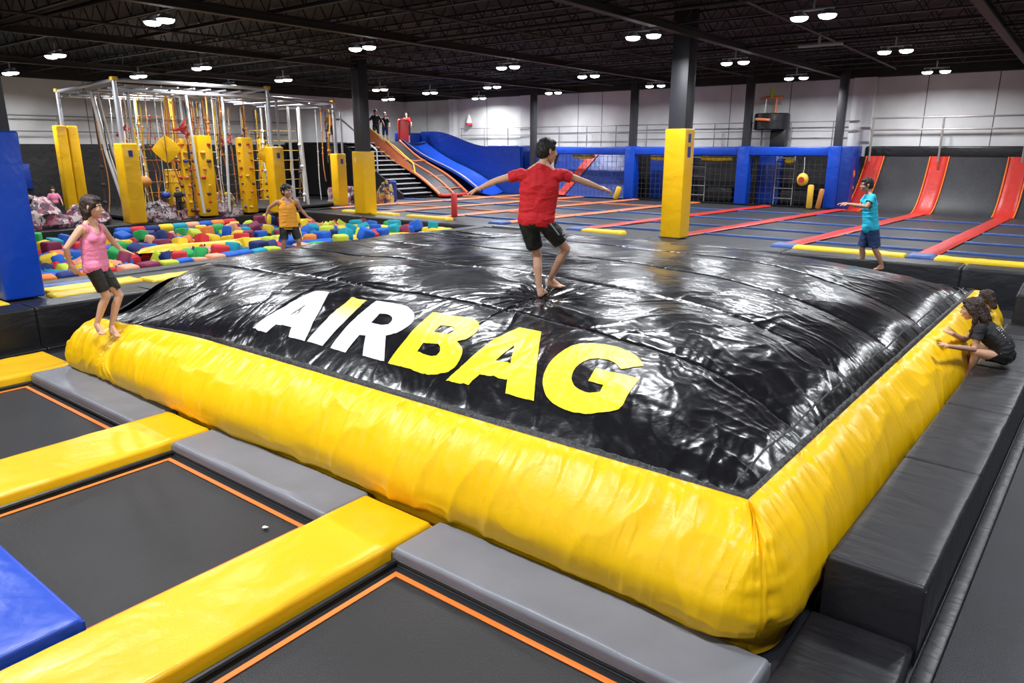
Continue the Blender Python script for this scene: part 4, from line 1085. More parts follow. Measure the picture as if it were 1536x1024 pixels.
# the boy in the red T-shirt on the airbag, seen from behind
Z3 = Vector((0, 0, 1))
bz = float(dome_z(np.array([BOY[0]]), np.array([BOY[1]]))[0])+.004
b0 = Vector((BOY[0], BOY[1], bz)); A = Frame(b0); R_, F_ = A.r, A.f
J = dict(base=b0, head=A(821, 226, .03), face_d=R_*.90+F_*.48-Z3*.10, up_d=Z3, chest_d=F_*.92+R_*.35, hs=1.02,
    shL=A(781, 261, -.03), shR=A(842, 261, -.01), elL=A(744, 271, .05), wrL=A(718, 283, .12), elR=A(875, 272, .05), wrR=A(901, 282, .10),
    handL_d=-R_*.9-Z3*.35+F_*.3, palmL_d=-Z3+F_*.3, handR_d=R_*.95-Z3*.22+F_*.2, palmR_d=-Z3, curlL=.25, curlR=.7,
    hipL=A(791, 332, .0), hipR=A(816, 332, .0), knL=A(806, 384, .13), knR=A(849, 373, .12), anL=A(808, 434, -.05), anR=A(822, 428, .02), limb=.95, bulk=1.12)
def on_bag(p, lift=.0):
    zz = float(dome_z(np.array([p.x]), np.array([p.y]))[0]); return Vector((p.x, p.y, zz+lift))
J['heelL'] = on_bag(A.at_z(809, 447, bz), .0); J['toeL'] = on_bag(J['heelL']+(F_*.8+R_*.3).normalized()*.19)
J['heelR'] = on_bag(A.at_z(820, 439, bz), .02); J['toeR'] = on_bag(J['heelR']+(R_*.93-F_*.15).normalized()*.205, .0)
J['anL'] = J['heelL']+Vector((0, 0, .085))+F_*.03; J['anR'] = J['heelR']+Vector((0, 0, .075))+R_*.03
pb, JJ, q = person('boy', 'barefoot boy in red T-shirt and black shorts balancing on the airbag, arms spread', J, 1.0, .005, shirt=dict(m='shirt_red', sleeve=.42, hem=-.035, grow=.016, wr=.009, flare=1, neck=.08, neck_r=.085), shorts=dict(m='shorts_black', len=.72, grow=.024, loose=1.1, wr=.009, waist=.1))
# white swirl mark and side stripe on the right leg of the shorts
h_, k_ = JJ['hipR'], JJ['knR']
ax_ = (k_-h_).normalized(); sd_ = (R_-F_*.55); sd_ = (sd_-ax_*sd_.dot(ax_)).normalized(); tg = ax_.cross(sd_)
def leg_pt(a, th, r): return h_.lerp(k_, a)+(sd_*math.cos(th)+tg*math.sin(th))*r
st = [leg_pt(.05+.4*i/8, .45, .111-.010*i/8) for i in range(9)]
obj('side_stripe', MB().tube(st, .008, 6), 'grey_print', pb)
c0 = .585
for i, (rr, off) in enumerate(((.026, 0), (.014, .03), (.014, -.03))):
    ps = [leg_pt(c0+off*2+math.sin(a)*rr*2.6, -.05+math.cos(a)*rr*9+off*3, .0985) for a in np.linspace(.3, 5.4, 14)]
    obj('swirl_mark', MB().tube(ps, .0055, 6), 'grey_print', pb)

# the girl in the pink tank top on the front left corner
def on_side(p):
    return p
g0 = Vector((GIRL[0], GIRL[1], .62)); A = Frame(g0); R_, F_ = A.r, A.f
J = dict(base=g0, head=A(138, 310, .0), face_d=R_*.94-F_*.36-Z3*.10, up_d=Z3, chest_d=R_*.78-F_*.62, hs=1.12,
    shL=A(152, 341, .12), shR=A(121, 343, -.10), elR=A(99, 372, -.17), wrR=A(105, 396, -.10), elL=A(168, 361, .22), wrL=A(183, 375, .16),
    handR_d=R_*.45-Z3*.9, palmR_d=R_*.4+F_*.9, handL_d=R_*.9-Z3*.35, palmL_d=-Z3, curlL=.2, curlR=.3,
    hipL=A(150, 401, .07), hipR=A(138, 401, -.07), knL=A(179, 443, .06), knR=A(160, 444, -.06), limb=.98)
J['heelR'] = Vector(A(146, 497, -.03)); J['toeR'] = A(156, 503, -.14)
J['heelL'] = A(165, 500, .02); J['toeL'] = A(182, 507, -.10)
J['anR'] = A(145, 487, -.03); J['anL'] = A(167, 490, .02)
person('girl', 'barefoot girl in pink tank top and black knee shorts on the yellow airbag corner', J, 1.0, .006, fem=True, skin='skin', hair='hair_brown', hairstyle='bob',
    shirt=dict(m='shirt_pink', sleeve=0, hem=-.045, grow=.017, neck=.02, neck_r=.09, scoop=1, wr=.003), shorts=dict(m='shorts_black', len=.80, grow=.012, loose=1.0, wr=.004))

# the boy in orange at the rim of the foam pit
b0 = Vector((-13.45, 9.35, .58)); A = Frame(b0); R_, F_ = A.r, A.f
J = dict(base=b0, head=A(430, 287, .0), face_d=R_*.55-F_*.8, up_d=Z3, chest_d=R_*.3-F_*.95, hs=1.1,
    shR=A(416, 303, .0), shL=A(444, 303, .0), elR=A(404, 311, .10), wrR=A(399, 323, .15), elL=A(452, 315, .12), wrL=A(462, 326, .08),
    handR_d=-Z3-R_*.2, palmR_d=R_, handL_d=R_*.8-Z3*.3, palmL_d=-Z3, hipR=A(426, 341, .0), hipL=A(441, 341, .0), knR=A(426, 362, -.04), knL=A(448, 361, -.04), bulk=1.1)
J['anR'] = A(424, 382, .03); J['anL'] = A(450, 381, .03); J['heelR'] = J['anR']-Z3*.08+F_*.04; J['heelL'] = J['anL']-Z3*.08+F_*.04
J['toeR'] = J['heelR']-F_*.2-Z3*.005; J['toeL'] = J['heelL']-F_*.19+R_*.06-Z3*.005
dz = min(J['toeR'].z, J['heelR'].z)-.58-.02
for k__ in list(J):
    if isinstance(J[k__], Vector) and k__ not in ('base',) and not k__.endswith('_d') : J[k__] = J[k__]-Vector((0, 0, max(0, dz)*0))
person('boy', 'boy in orange tank top and black shorts standing at the rim of the foam pit', J, 1.06, .0075, hairstyle='curly', skin='skin_tan', shirt=dict(m='shirt_orange', sleeve=0, hem=-.03, grow=.012, scoop=1, neck=.02, neck_r=.09), shorts=dict(m='shorts_black', len=.85, grow=.016, loose=1.3))

# the boy in turquoise on the far side of the bag
b0 = Vector((-2.95, 15.95, .60)); A = Frame(b0); R_, F_ = A.r, A.f
J = dict(base=b0, head=A(1300, 277, .0), face_d=-R_*.92-F_*.3-Z3*.12, up_d=Z3, chest_d=-R_*.85-F_*.45, hs=1.1,
    shL=A(1309, 296, -.17), shR=A(1300, 296, .15), elL=A(1300, 310, -.30), wrL=A(1272, 306, -.22), elR=A(1290, 309, .16), wrR=A(1268, 305, .02),
    handL_d=-R_-Z3*.05, palmL_d=-Z3+F_*.3, handR_d=-R_-F_*.1, palmR_d=-Z3, curlL=.4, curlR=.4, hipL=A(1309, 343, -.08), hipR=A(1303, 343, .08), knL=A(1313, 375, -.1), knR=A(1293, 373, .1), bulk=1.25, limb=1.12)
J['anL'] = A(1323, 398, -.05); J['anR'] = A(1293, 395, .12)
for S in 'LR':
    J['heel'+S] = J['an'+S]-Z3*.085+R_*.04; J['toe'+S] = J['heel'+S]-R_*.2-F_*.08
person('boy', 'boy in turquoise T-shirt and navy shorts beyond the airbag, both arms held out', J, 1.05, .0075, skin='skin_tan', shirt=dict(m='shirt_cyan', sleeve=.55, hem=-.06, grow=.02, flare=1, wr=.009, neck=.08, neck_r=.085), shorts=dict(m='shorts_navy', len=.86, grow=.024, loose=1.4))

# the long-haired girl in black sitting on the bench wall, hands on the bag
b0 = Vector((-.44, 9.55, .42)); A = Frame(b0); R_, F_ = A.r, A.f
J = dict(base=b0, head=A(1458, 463, -.02), face_d=-R_*.97+F_*.12-Z3*.22, up_d=Z3*.97-R_*.25, chest_d=-R_*.9-Z3*.45, hs=1.1,
    shL=A(1470, 492, -.15), shR=A(1474, 489, .15), elL=A(1461, 524, -.22), wrL=A.at_z(1420, 519, .835), elR=A(1447, 509, .20), wrR=A.at_z(1427, 500, .86),
    handL_d=(A.at_z(1404, 507, .83)-A.at_z(1420, 519, .835))+Z3*.01, palmL_d=-Z3, handR_d=(A.at_z(1414, 493, .86)-A.at_z(1427, 500, .86)), palmR_d=-Z3, curlL=.05, curlR=.05, hipL=A(1507, 535, -.08), hipR=A(1509, 532, .09),
    knL=A(1464, 529, -.14), knR=A(1462, 519, .10), anL=A(1453, 556, -.10), anR=A(1449, 545, .12), belly=R_*.05+Z3*.02, limb=.95, bulk=1.12,
    locks=[([(-.04, .02, .06), (-.09, .03, -.02), (-.125, .03, -.12), (-.13, .03, -.21)], .06, .028), ([(-.02, -.06, .02), (-.04, -.078, -.08), (-.01, -.085, -.19), (.03, -.075, -.28)], .034, .012), ([(-.05, -.03, 0), (-.10, -.04, -.1), (-.12, -.04, -.2)], .05, .03), ([(-.02, .062, .02), (-.03, .075, -.09), (-.02, .08, -.20)], .03, .014)])
for S in 'LR':
    J['heel'+S] = J['an'+S]-Z3*.07+R_*.03; J['toe'+S] = J['heel'+S]-R_*.14-Z3*.12
pg, JJ, q = person('girl', 'long-haired girl in black T-shirt sitting on the bench wall, hands on the bag', J, 1.0, .006, fem=True, hair='hair_brown', hairstyle='long', sitting=True, shirt=dict(m='shirt_black', sleeve=.55, hem=.035, grow=.017, wr=.007, neck=.08, neck_r=.085), shorts=dict(m='shorts_shiny', len=.70, grow=.02, loose=1.0, wr=.008))
shm = (JJ['shL']+JJ['shR'])/2; hpm = (JJ['hipL']+JJ['hipR'])/2; spn = (hpm-shm); frn_ = J['chest_d'].normalized()
ac_ = (JJ['shR']-JJ['shL']).normalized(); bk = -(frn_-spn.normalized()*frn_.dot(spn.normalized())).normalized()
pr = MB()
for i in range(9):
    t_ = .22+.065*i; c_ = shm+spn*t_+bk*(.138+.016*math.sin(t_*PI))
    for j_ in (-2, -1, 0, 1):
        if (i*3+j_*5) % 4 == 0: continue
        a_ = c_+ac_*(j_*.045-.02)-bk*.012*abs(j_)
        pr.tube([a_, a_+ac_*.03+spn.normalized()*.008, a_+ac_*.022+spn.normalized()*.02], .0045, 6)
o = obj('back_print', pr, 'white_print', pg); o['label'] = 'white print on the back of the T-shirt'; o['kind'] = 'stuff'

# the child in yellow behind her
b0 = Vector((-.75, 10.95, .42)); A = Frame(b0); R_, F_ = A.r, A.f
J = dict(base=b0, head=A(1479, 447, .0), face_d=-R_*.75+F_*.6-Z3*.1, up_d=Z3-R_*.1, chest_d=-R_*.9+F_*.2, hs=1.05,
    shL=A(1483, 474, -.13), shR=A(1481, 473, .13), elL=A(1468, 494, -.14), wrL=A(1452, 500, -.05), elR=A(1462, 493, .15), wrR=A(1450, 497, .10),
    handL_d=-R_+Z3*.1, palmL_d=-Z3, handR_d=-R_, palmR_d=-Z3, hipL=A(1498, 515, -.08), hipR=A(1498, 514, .08), knL=A(1474, 514, -.08), knR=A(1474, 512, .08), anL=A(1470, 541, -.08), anR=A(1470, 539, .08),
    locks=[([(-.03, 0, .05), (-.09, .0, -.02), (-.12, 0, -.11)], .065, .04)])
for S in 'LR':
    J['heel'+S] = J['an'+S]-Z3*.07+R_*.03; J['toe'+S] = J['heel'+S]-R_*.14-Z3*.1
person('child', 'brown-haired child in yellow top sitting behind the girl in black', J, .9, .007, fem=True, hair='hair_brown', hairstyle='long', sitting=True, shirt=dict(m='shirt_yellow', sleeve=.5, hem=-.02, grow=.014), shorts=dict(m='shorts_black', len=.7, grow=.014))

# ------------------------------------------------------------------ foam pit
PX0, PX1, PY0, PY1 = -22.0, -13.78, 4.2, 15.85
mat('pit_bed', (.035, .035, .05), .6, mottled=(.9, .3))
o = obj('pit_bed_mat', grid_mesh(*[np.array(a) for a in np.meshgrid(np.linspace(PX0, PX1, 60), np.linspace(PY0, PY1, 80))], np.zeros((80, 60))+.16+.06*fbm(*[a*.9 for a in np.meshgrid(np.linspace(PX0, PX1, 60), np.linspace(PY0, PY1, 80))], 5)), 'pit_bed')
tag(o, 'dark sagging bed mat at the bottom of the foam pit', 'mat')
struct('trim_%d' % k, MB().box(PX0-.05, PX0+.05, -7, 16.35, -.12, DZ-.02), 'vinyl_black_wall'); k += 1
FOAM = [('blue', (.006, .10, .50)), ('blue', (.006, .10, .50)), ('navy', (.006, .02, .14)), ('turquoise', (.0, .30, .40)), ('yellow', (.85, .58, .02)), ('yellow', (.85, .58, .02)), ('orange', (.85, .22, .04)), ('red', (.60, .02, .03)),
        ('lime', (.5, .62, .04)), ('peach', (.80, .36, .22)), ('maroon', (.20, .015, .06)), ('green', (.02, .35, .08))]
for n_, c_ in FOAM:
    if 'foam_'+n_ not in M: mat('foam_'+n_, c_, .75, bump=[(14, .004, 2, (1, 1, 1))])
fm = {}
def foam_mesh(n_, shape):
    if (n_, shape) in fm: return fm[(n_, shape)]
    if shape == 'cube': b = MB().box(-.14, .14, -.14, .14, -.14, .14, .045, 3)
    else: b = MB().lathe([(.001, -.2), (.09, -.2), (.125, -.17), (.13, 0), (.125, .17), (.09, .2), (.001, .2)], (0, 0, 0), 14)
    me = b.mesh('foam_block'); me.materials.append(M['foam_'+n_]); me.polygons.foreach_set('use_smooth', [True]*len(me.polygons)); me.set_sharp_from_angle(angle=.9)
    fm[(n_, shape)] = me; return me
def foam(x, y, z, n_, shape='cube', rot=None, sc=1.):
    o = bpy.data.objects.new('foam_block', foam_mesh(n_, shape)); COL.objects.link(o)
    o.location = (x, y, z); o.rotation_euler = rot or (random.uniform(-.4, .4), random.uniform(-.4, .4), random.uniform(0, 3)); o.scale = (sc, sc, sc)
    return tag(o, n_+' foam %s lying in the foam pit' % ('cube' if shape == 'cube' else 'roller'), 'foam block', n_+' foam %ss in the pit' % ('cube' if shape == 'cube' else 'roller'))
cnt = 0
# the neat row along the near rim
y = 4.45
while y < 10.6:
    n_ = random.choice(FOAM)[0]; foam(-14.15+.05*math.sin(y*2), y, .47, n_, 'cube', (random.uniform(-.1, .1), random.uniform(-.1, .1), random.uniform(-.15, .15)), random.uniform(1.0, 1.25)); cnt += 1
    y += random.uniform(.31, .42)
# loose rows farther in
for x in (-15.0, -15.9, -16.9, -17.9, -19.0, -20.1, -21.3):
    y = PY0+random.uniform(.2, .6)
    while y < PY1-.4:
        gap = vnoise(np.array([x*.5]), np.array([y*.35]), 5)[0]
        if gap > -.45 and cnt < 292:
            n_ = random.choice(FOAM)[0]
            foam(x+random.gauss(0, .22), y, .34+random.uniform(-.02, .16)+(.08 if x > -16.5 else 0), n_, 'cube' if random.random() < .75 else 'roller', None if random.random() < .6 else (0, PI/2, random.uniform(0, 3)), random.uniform(.95, 1.3)); cnt += 1
        y += random.uniform(.27, .46)
b = MB(); mi = []
names_ = ['blue', 'yellow', 'orange', 'red', 'turquoise', 'navy', 'peach', 'lime']
for i in range(330):
    x = random.uniform(PX0+.4, PX1-.5); y = random.uniform(PY0+.3, PY1-.3)
    if vnoise(np.array([x*.6]), np.array([y*.5]), 9)[0] < -.35: continue
    t_ = MB().box(-.14, .14, -.14, .14, -.14, .14, .04, 2); Mx = Matrix.Rotation(random.uniform(0, 6), 3, Vector((random.random(), random.random(), random.random()+.1)).normalized())
    b.add([Mx@Vector(v)+Vector((x, y, random.uniform(.2, .3))) for v in t_.v], t_.f); mi += [random.randrange(8)]*len(t_.f)
me = b.mesh('foam_layer')
for n_ in names_: me.materials.append(M['foam_'+n_])
me.polygons.foreach_set('material_index', mi)
o = obj('foam_block_layer', me, None); tag(o, 'mixed foam cubes heaped underneath the loose top layer of the pit', 'foam blocks', None, 'stuff')
def draped(x, y, L, W, rz, z, m_, seed, label, cat='mat', hgt=.12):
    S, T = np.meshgrid(np.linspace(-1, 1, 26), np.linspace(-1, 1, 12))
    ed = (1-np.abs(S)**6)*(1-np.abs(T)**4)
    X = S*L/2; Y = T*W/2*(1-.15*S*S)+.1*np.sin(S*2+seed)*W
    Zt = hgt*np.sqrt(np.clip(ed, 0, 1))+.05*fbm(S*2+seed, T*1.5, seed)*ed
    Xf = np.concatenate([X, X[::-1]]); Yf = np.concatenate([Y, Y[::-1]]); Zf = np.concatenate([Zt, Zt[::-1]*0-.03*ed[::-1]])
    o = obj('foam_mat', grid_mesh(Xf, Yf, Zf), m_); o.location = (x, y, z); o.rotation_euler = (0, 0, rz); return tag(o, label, cat)
draped(-16.6, 14.6, 2.6, .7, .55, .40, 'pad_court_yellow', 1, 'thick yellow foam mat at the far right of the foam pit')
draped(-15.0, 13.7, 2.0, .55, .75, .36, 'pad_court_yellow', 2, 'yellow foam mat closest to the corner of the pit rim')
draped(-14.6, 15.2, 1.2, .5, .2, .42, 'pad_court_yellow', 3, 'short bent yellow foam mat in the pit corner')
draped(-16.0, 12.4, 3.0, .55, 1.1, .34, 'pad_court_yellow', 4, 'long yellow foam strip right beside the boy in orange')
draped(-17.2, 9.9, 3.8, .5, 1.35, .36, 'pad_court_yellow', 5, 'long yellow foam strip left of the boy in orange')
draped(-15.4, 11.7, 1.7, .5, .9, .36, 'foam_blue', 6, 'blue foam mat right of the boy in orange')
draped(-18.6, 7.6, 2.6, .6, 1.5, .34, 'foam_blue', 7, 'blue foam mat in the middle of the foam pit')
draped(-15.3, 5.6, 1.6, .6, 1.5, .34, 'foam_blue', 8, 'blue foam mat beside the girl in pink')
draped(-20.4, 12.2, 2.8, .5, 1.4, .36, 'foam_navy', 9, 'navy foam mat in the far part of the pit')
draped(-20.6, 6.4, 2.2, .6, 1.2, .36, 'foam_orange', 10, 'orange foam mat at the far left of the pit')
# far roller bolsters lying end to end on the far rim
for i in range(9):
    n_ = ['blue', 'red', 'navy', 'yellow', 'turquoise', 'peach', 'blue', 'orange', 'red'][i]
    o = foam(-21.7, 9.6+i*.42, .42, n_, 'roller', (PI/2, 0, 0), 1.05)

# ------------------------------------------------------------------ climbing frame
fr = thing('climbing_structure', 'large white tube climbing frame with yellow padded posts behind the foam pit', 'climbing frame', (0, 0, DZ))
PT = 4.0
posts = {'A': (-22.2, 10.15, 4.03), 'C': (-21.95, 14.95, 4.05), 'D': (-22.75, 18.3, 3.78), 'B': (-27.9, 10.85, 4.0), 'E': (-27.4, 15.6, 4.0), 'F': (-27.4, 19.6, 3.8), 'G': (-22.05, 12.6, 4.0)}
for nm in 'ABCDEF':
    x, y, h = posts[nm]
    o = obj('post', MB().cyl((x, y, 0), (x, y, h), .065, 12), 'steel_pipe', fr)
    if nm in 'ACD': obj('post', MB().cyl((x-.05, y+.35, 0), (x-.05, y+.35, h-.3), .04, 10), 'steel_pipe', fr)
    obj('post_cap', MB().box(x-.09, x+.09, y-.09, y+.09, h-.02, h+.09, .02), 'rope_yellow', fr)
def postpad(x, y, w, h, z=0):
    b = MB().box(x-w/2, x+w/2, y-w/2, y+w/2, z, z+h, .05, 3); return b
for nm, w_, h_ in (('A', .50, 2.30), ('C', .46, 2.20), ('D', .44, 1.95)):
    x, y, h = posts[nm]
    pd = obj('post_pad', postpad(x, y+.08, w_, h_), 'pad_yellow', fr)
    obj('badge', MB().box(x+w_/2-.002, x+w_/2+.008, y+.02, y+.14, h_-.38, h_-.2), 'badge_blue', pd)
x, y, h = posts['B']
obj('post_pad', postpad(x, y-.12, .34, 2.9), 'pad_yellow', fr); obj('post_pad', postpad(x, y+.24, .34, 2.9), 'pad_yellow', fr)
def fbar(a, b, r=.045, nm='top_tube', m_='steel_pipe'):
    a = Vector(a); b = Vector(b); pts = [a.lerp(b, i/6)-Vector((0, 0, .0)) for i in range(7)]
    return obj(nm, MB().tube(pts, r, 8), m_, fr)
tp = {n: Vector(v) for n, v in posts.items()}
for a, b in ('AC', 'CE', 'EB', 'BA', 'DF', 'EF'): fbar(tp[a], tp[b], .055)
fbar((-22.0, 14.95, 3.8), tp['D'], .05)
fbar(tp['A']-Vector((0, 0, .28)), tp['C']-Vector((0, 0, .28)), .04); fbar(tp['C']-Vector((0, 0, .25)), Vector((-22.7, 18.3, 3.55)), .035)
for i in range(9):
    t_ = (i+.6)/9.5; a = tp['A'].lerp(tp['C'], t_); b = tp['B'].lerp(tp['E'], t_)
    fbar(a-Vector((0, 0, .12)), b-Vector((0, 0, .12)), .028, 'cross_tube')
for i in range(6):
    t_ = (i+.6)/6; a = tp['A'].lerp(tp['B'], t_); b = tp['C'].lerp(tp['E'], t_)
    fbar(a-Vector((0, 0, .18)), b-Vector((0, 0, .18)), .028, 'cross_tube')
for i in range(4):
    t_ = (i+.5)/4; a = tp['C'].lerp(tp['D'], t_); b = tp['E'].lerp(tp['F'], t_)
    fbar(a-Vector((0, 0, .2)), b-Vector((0, 0, .1)), .028, 'cross_tube')
obj('platform', MB().box(-27.8, -22.9, 10.6, 18.6, 0, .10, .03), 'vinyl_black_wall', fr)
# ropes, poles and straps hanging in the frame: every one a thing
rc = {'rope_white': ('white', 'white hanging ropes'), 'rope_yellow': ('yellow', 'yellow hanging ropes'), 'rope_orange': ('orange', 'orange hanging ropes'), 'rope_dark': ('dark', 'dark hanging ropes')}
R2 = random.Random(11)
def rope(x, y, z0, z1, m_, r=.022, sway=.12, nm='hanging_rope'):
    ph = R2.uniform(0, 6); pts = [(x+sway*math.sin(ph+t_*4)*t_, y+sway*math.cos(ph*1.3+t_*5)*t_, z1+(z0-z1)*t_) for t_ in np.linspace(0, 1, 14)]
    b = MB().tube(pts, r, 6)
    for j in range(3 if r > .015 else 0):
        q_ = pts[R2.randrange(3, 13)]; b.ball(q_, r*2.1, 8, 6)
    o = obj(nm, b, m_); return tag(o, '%s rope hanging inside the climbing frame' % rc[m_][0], 'rope', rc[m_][1])
for i in range(56):
    if i < 36: x = R2.uniform(-27.2, -22.4); y = R2.uniform(10.5, 15.0)
    else: x = R2.uniform(-27, -23.1); y = R2.uniform(15.3, 18.7)
    rope(x, y, DZ+R2.choice([.15, .15, .9, 1.6]), 4.4 if i < 36 else 4.2, R2.choice(['rope_white', 'rope_white', 'rope_yellow', 'rope_orange', 'rope_dark', 'rope_yellow']), R2.choice([.018, .026, .034]), R2.uniform(.03, .25))
for i, (x, y, lx, ly) in enumerate([(-24.6, 10.5, .2, .5), (-25.3, 11.0, .1, .6), (-26.3, 11.3, .3, .5), (-23.2, 10.55, .1, .4), (-22.5, 12.4, .0, .2), (-22.6, 13.7, .1, -.2), (-23.0, 15.6, 0, .1), (-23.2, 16.6, 0, .0), (-23.1, 17.0, .05, .1), (-24.0, 17.6, .1, .1)]):
    o = obj('hanging_pole', MB().tube([(x, y, 4.45 if y < 15.2 else 4.2), (x+lx*.4, y+ly*.35, 2.6), (x+lx, y+ly, DZ+.1)], .045, 8), 'rope_white'); tag(o, 'white slanting pole hanging inside the climbing frame', 'pole', 'white hanging poles')
# nets of dark cord with red knots
def knot_net(a, b, z0, z1, nm_label, m_='rope_dark', p=.34):
    a = Vector(a); b = Vector(b); L = (b-a).length; nx = int(L/p); nz = int((z1-z0)/p); bb = MB()
    P = [[a.lerp(b, i/nx)+Vector((.05*math.sin(i*2+j), .05*math.cos(j*1.7+i), z0+(z1-z0)*j/nz)) for j in range(nz+1)] for i in range(nx+1)]
    for i in range(nx+1):
        for j in range(nz+1):
            if j < nz: bb.cyl(P[i][j], P[i][j+1], .011, 5)
            if i < nx: bb.cyl(P[i][j], P[i+1][j], .011, 5)
    t = thing('climbing_net', nm_label, 'net', (0, 0, 0))
    obj('cords', bb, m_, t)
    kb = MB()
    for i in range(nx+1):
        for j in range(nz+1):
            if (i+j) % 2 == 0: kb.ball(P[i][j], .035, 8, 6)
    o = obj('knots', kb, 'hold_red', t); o['kind'] = 'stuff'; return t
knot_net((-23.4, 11.2, 0), (-23.2, 13.0, 0), .9, 3.6, 'dark climbing net with red knots behind the yellow diamond pad')
knot_net((-25.6, 12.0, 0), (-25.2, 14.6, 0), .9, 3.8, 'dark climbing net in the middle of the frame', 'rope_orange')
knot_net((-24.0, 13.9, 0), (-24.6, 15.6, 0), .8, 3.2, 'climbing net left of the right padded post')
knot_net((-25.5, 16.4, 0), (-25.1, 18.4, 0), .8, 3.4, 'climbing net in the right bay of the frame', 'rope_yellow')
# yellow climbing towers with holds
def tower(x, y, w, h, label, seed, rz=0):
    t = thing('climbing_tower', label, 'climbing tower', (x, y, DZ), rz)
    obj('core', MB().box(-w/2, w/2, -w/2, w/2, 0, h, .04, 2), 'pad_yellow', t)
    R3 = random.Random(seed); n = 0
    for zz in np.arange(.2, h-.1, .26):
        for sd in ((1, 0), (0, -1)):
            n += 1; off = R3.uniform(-.6, .6)*w/2; r = R3.uniform(.045, .09)
            c_ = (sd[0]*w/2+(off if sd[0] == 0 else 0), sd[1]*w/2+(off if sd[1] == 0 else 0), zz)
            obj('hold', MB().ball(c_, r, 9, 6, (1, 1, .7)), R3.choice(['hold_brown', 'hold_red', 'rope_yellow', 'pad_orange', 'badge_blue']), t)
    return t
tower(-22.75, 12.85, .52, 2.55, 'tall yellow climbing tower with holds near the middle of the frame', 1)
tower(-22.95, 12.33, .24, 2.45, 'narrow yellow climbing tower just left of the tallest one', 2)
tower(-22.75, 14.42, .42, 2.5, 'yellow climbing tower with brown holds left of the right padded post', 3)
tower(-25.0, 13.0, .42, 1.45, 'low yellow climbing tower below the diamond pad', 4)
tower(-27.0, 17.9, .30, 2.5, 'slim yellow climbing tower in the right bay', 5)
def diamond(x, y, z, r, label, m_='pad_yellow', m2=None, rz=.9):
    t = thing('diamond_pad', label, 'swing pad', (x, y, z), rz)
    b = MB(); pts = []
    for i in range(32):
        a = 2*PI*i/32; rr = r*(1-.22*abs(math.sin(2*a)))
        pts.append((rr*math.cos(a), rr*math.sin(a)))
    for dy in (-.05, .05): b.v += [(p[0], dy*1.0, p[1]) for p in pts]
    b.v += [(0, -.11, 0), (0, .11, 0)]
    for i in range(32):
        j = (i+1) % 32; b.f += [(i, j, 32+j, 32+i), (j, i, 64), (32+i, 32+j, 65)]
    obj('pad', b, m_, t); obj('stitching', MB().tube([(0, -.115, -r), (0, -.12, 0), (0, -.115, r)], .012, 6), m2 or 'rope_dark', t)
    obj('cord', MB().cyl((0, 0, r*.9), (0, 0, 4.3-z), .015, 6), 'rope_white', t); return t
diamond(-23.0, 11.85, 2.72, .42, 'big yellow diamond pad hanging between the left posts of the frame')
diamond(-24.2, 16.35, 2.5, .42, 'yellow and black diamond pad hanging in the right bay', 'pad_yellow', 'frame_black')
for x, y, z, r, m_, l in ((-23.1, 11.05, 1.75, .23, 'rope_orange', 'brown orange ball hanging below the yellow diamond pad'), (-23.3, 11.8, 1.3, .15, 'badge_blue', 'small blue ball hanging beside the low yellow tower'), (-24.6, 11.2, 2.3, .15, 'rope_yellow', 'small yellow ball hanging right of the front padded post')):
    t = thing('hanging_ball', l, 'ball', (x, y, z)); obj('ball_body', MB().ball((0, 0, 0), r, 16, 10, (1, 1, .75)), m_, t); obj('cord', MB().cyl((0, 0, r*.6), (0, 0, 4.3-z), .012, 5), 'rope_white', t)
# red knotted climbing grips hanging high up
for i, (x, y, z) in enumerate([(-23.0, 12.35, 3.35), (-23.8, 10.9, 3.3), (-24.5, 13.6, 3.1), (-23.2, 13.3, 2.9), (-24.8, 15.0, 3.0)]):
    t = thing('hanging_grip', 'red %s hanging high in the frame' % ['star grip right of the diamond pad', 'cross grip beside the front left post', 'tangled grip in front of the middle tower', 'grip on the tall yellow tower', 'grip near the right padded post'][i], 'grip', (x, y, z))
    b = MB()
    for j in range(6):
        d_ = Vector((R2.uniform(-1, 1), R2.uniform(-1, 1), R2.uniform(-.8, .8))).normalized()*.3; b.tube([(0, 0, 0), d_*.6, d_+Vector((0, 0, .05))], [.05, .04, .02], 7)
    obj('arms', b, 'hold_red', t); obj('cord', MB().cyl((0, 0, 0), (0, 0, 4.3-z), .012, 5), 'rope_dark', t)
# rope ladder seat in the frame
t = thing('rope_ladder', 'dark rope ladder with grey rungs between the tower and the right post', 'ladder', (-26.4, 15.2, DZ), .75)
for sx in (-.35, .35): obj('side_rope', MB().cyl((sx, 0, .2), (sx, 0, 3.6), .02, 6), 'rope_orange', t)
for j in range(6): obj('rung', MB().cyl((-.35, 0, .5+j*.5), (.35, 0, .5+j*.5), .025, 8), 'step_grey', t)
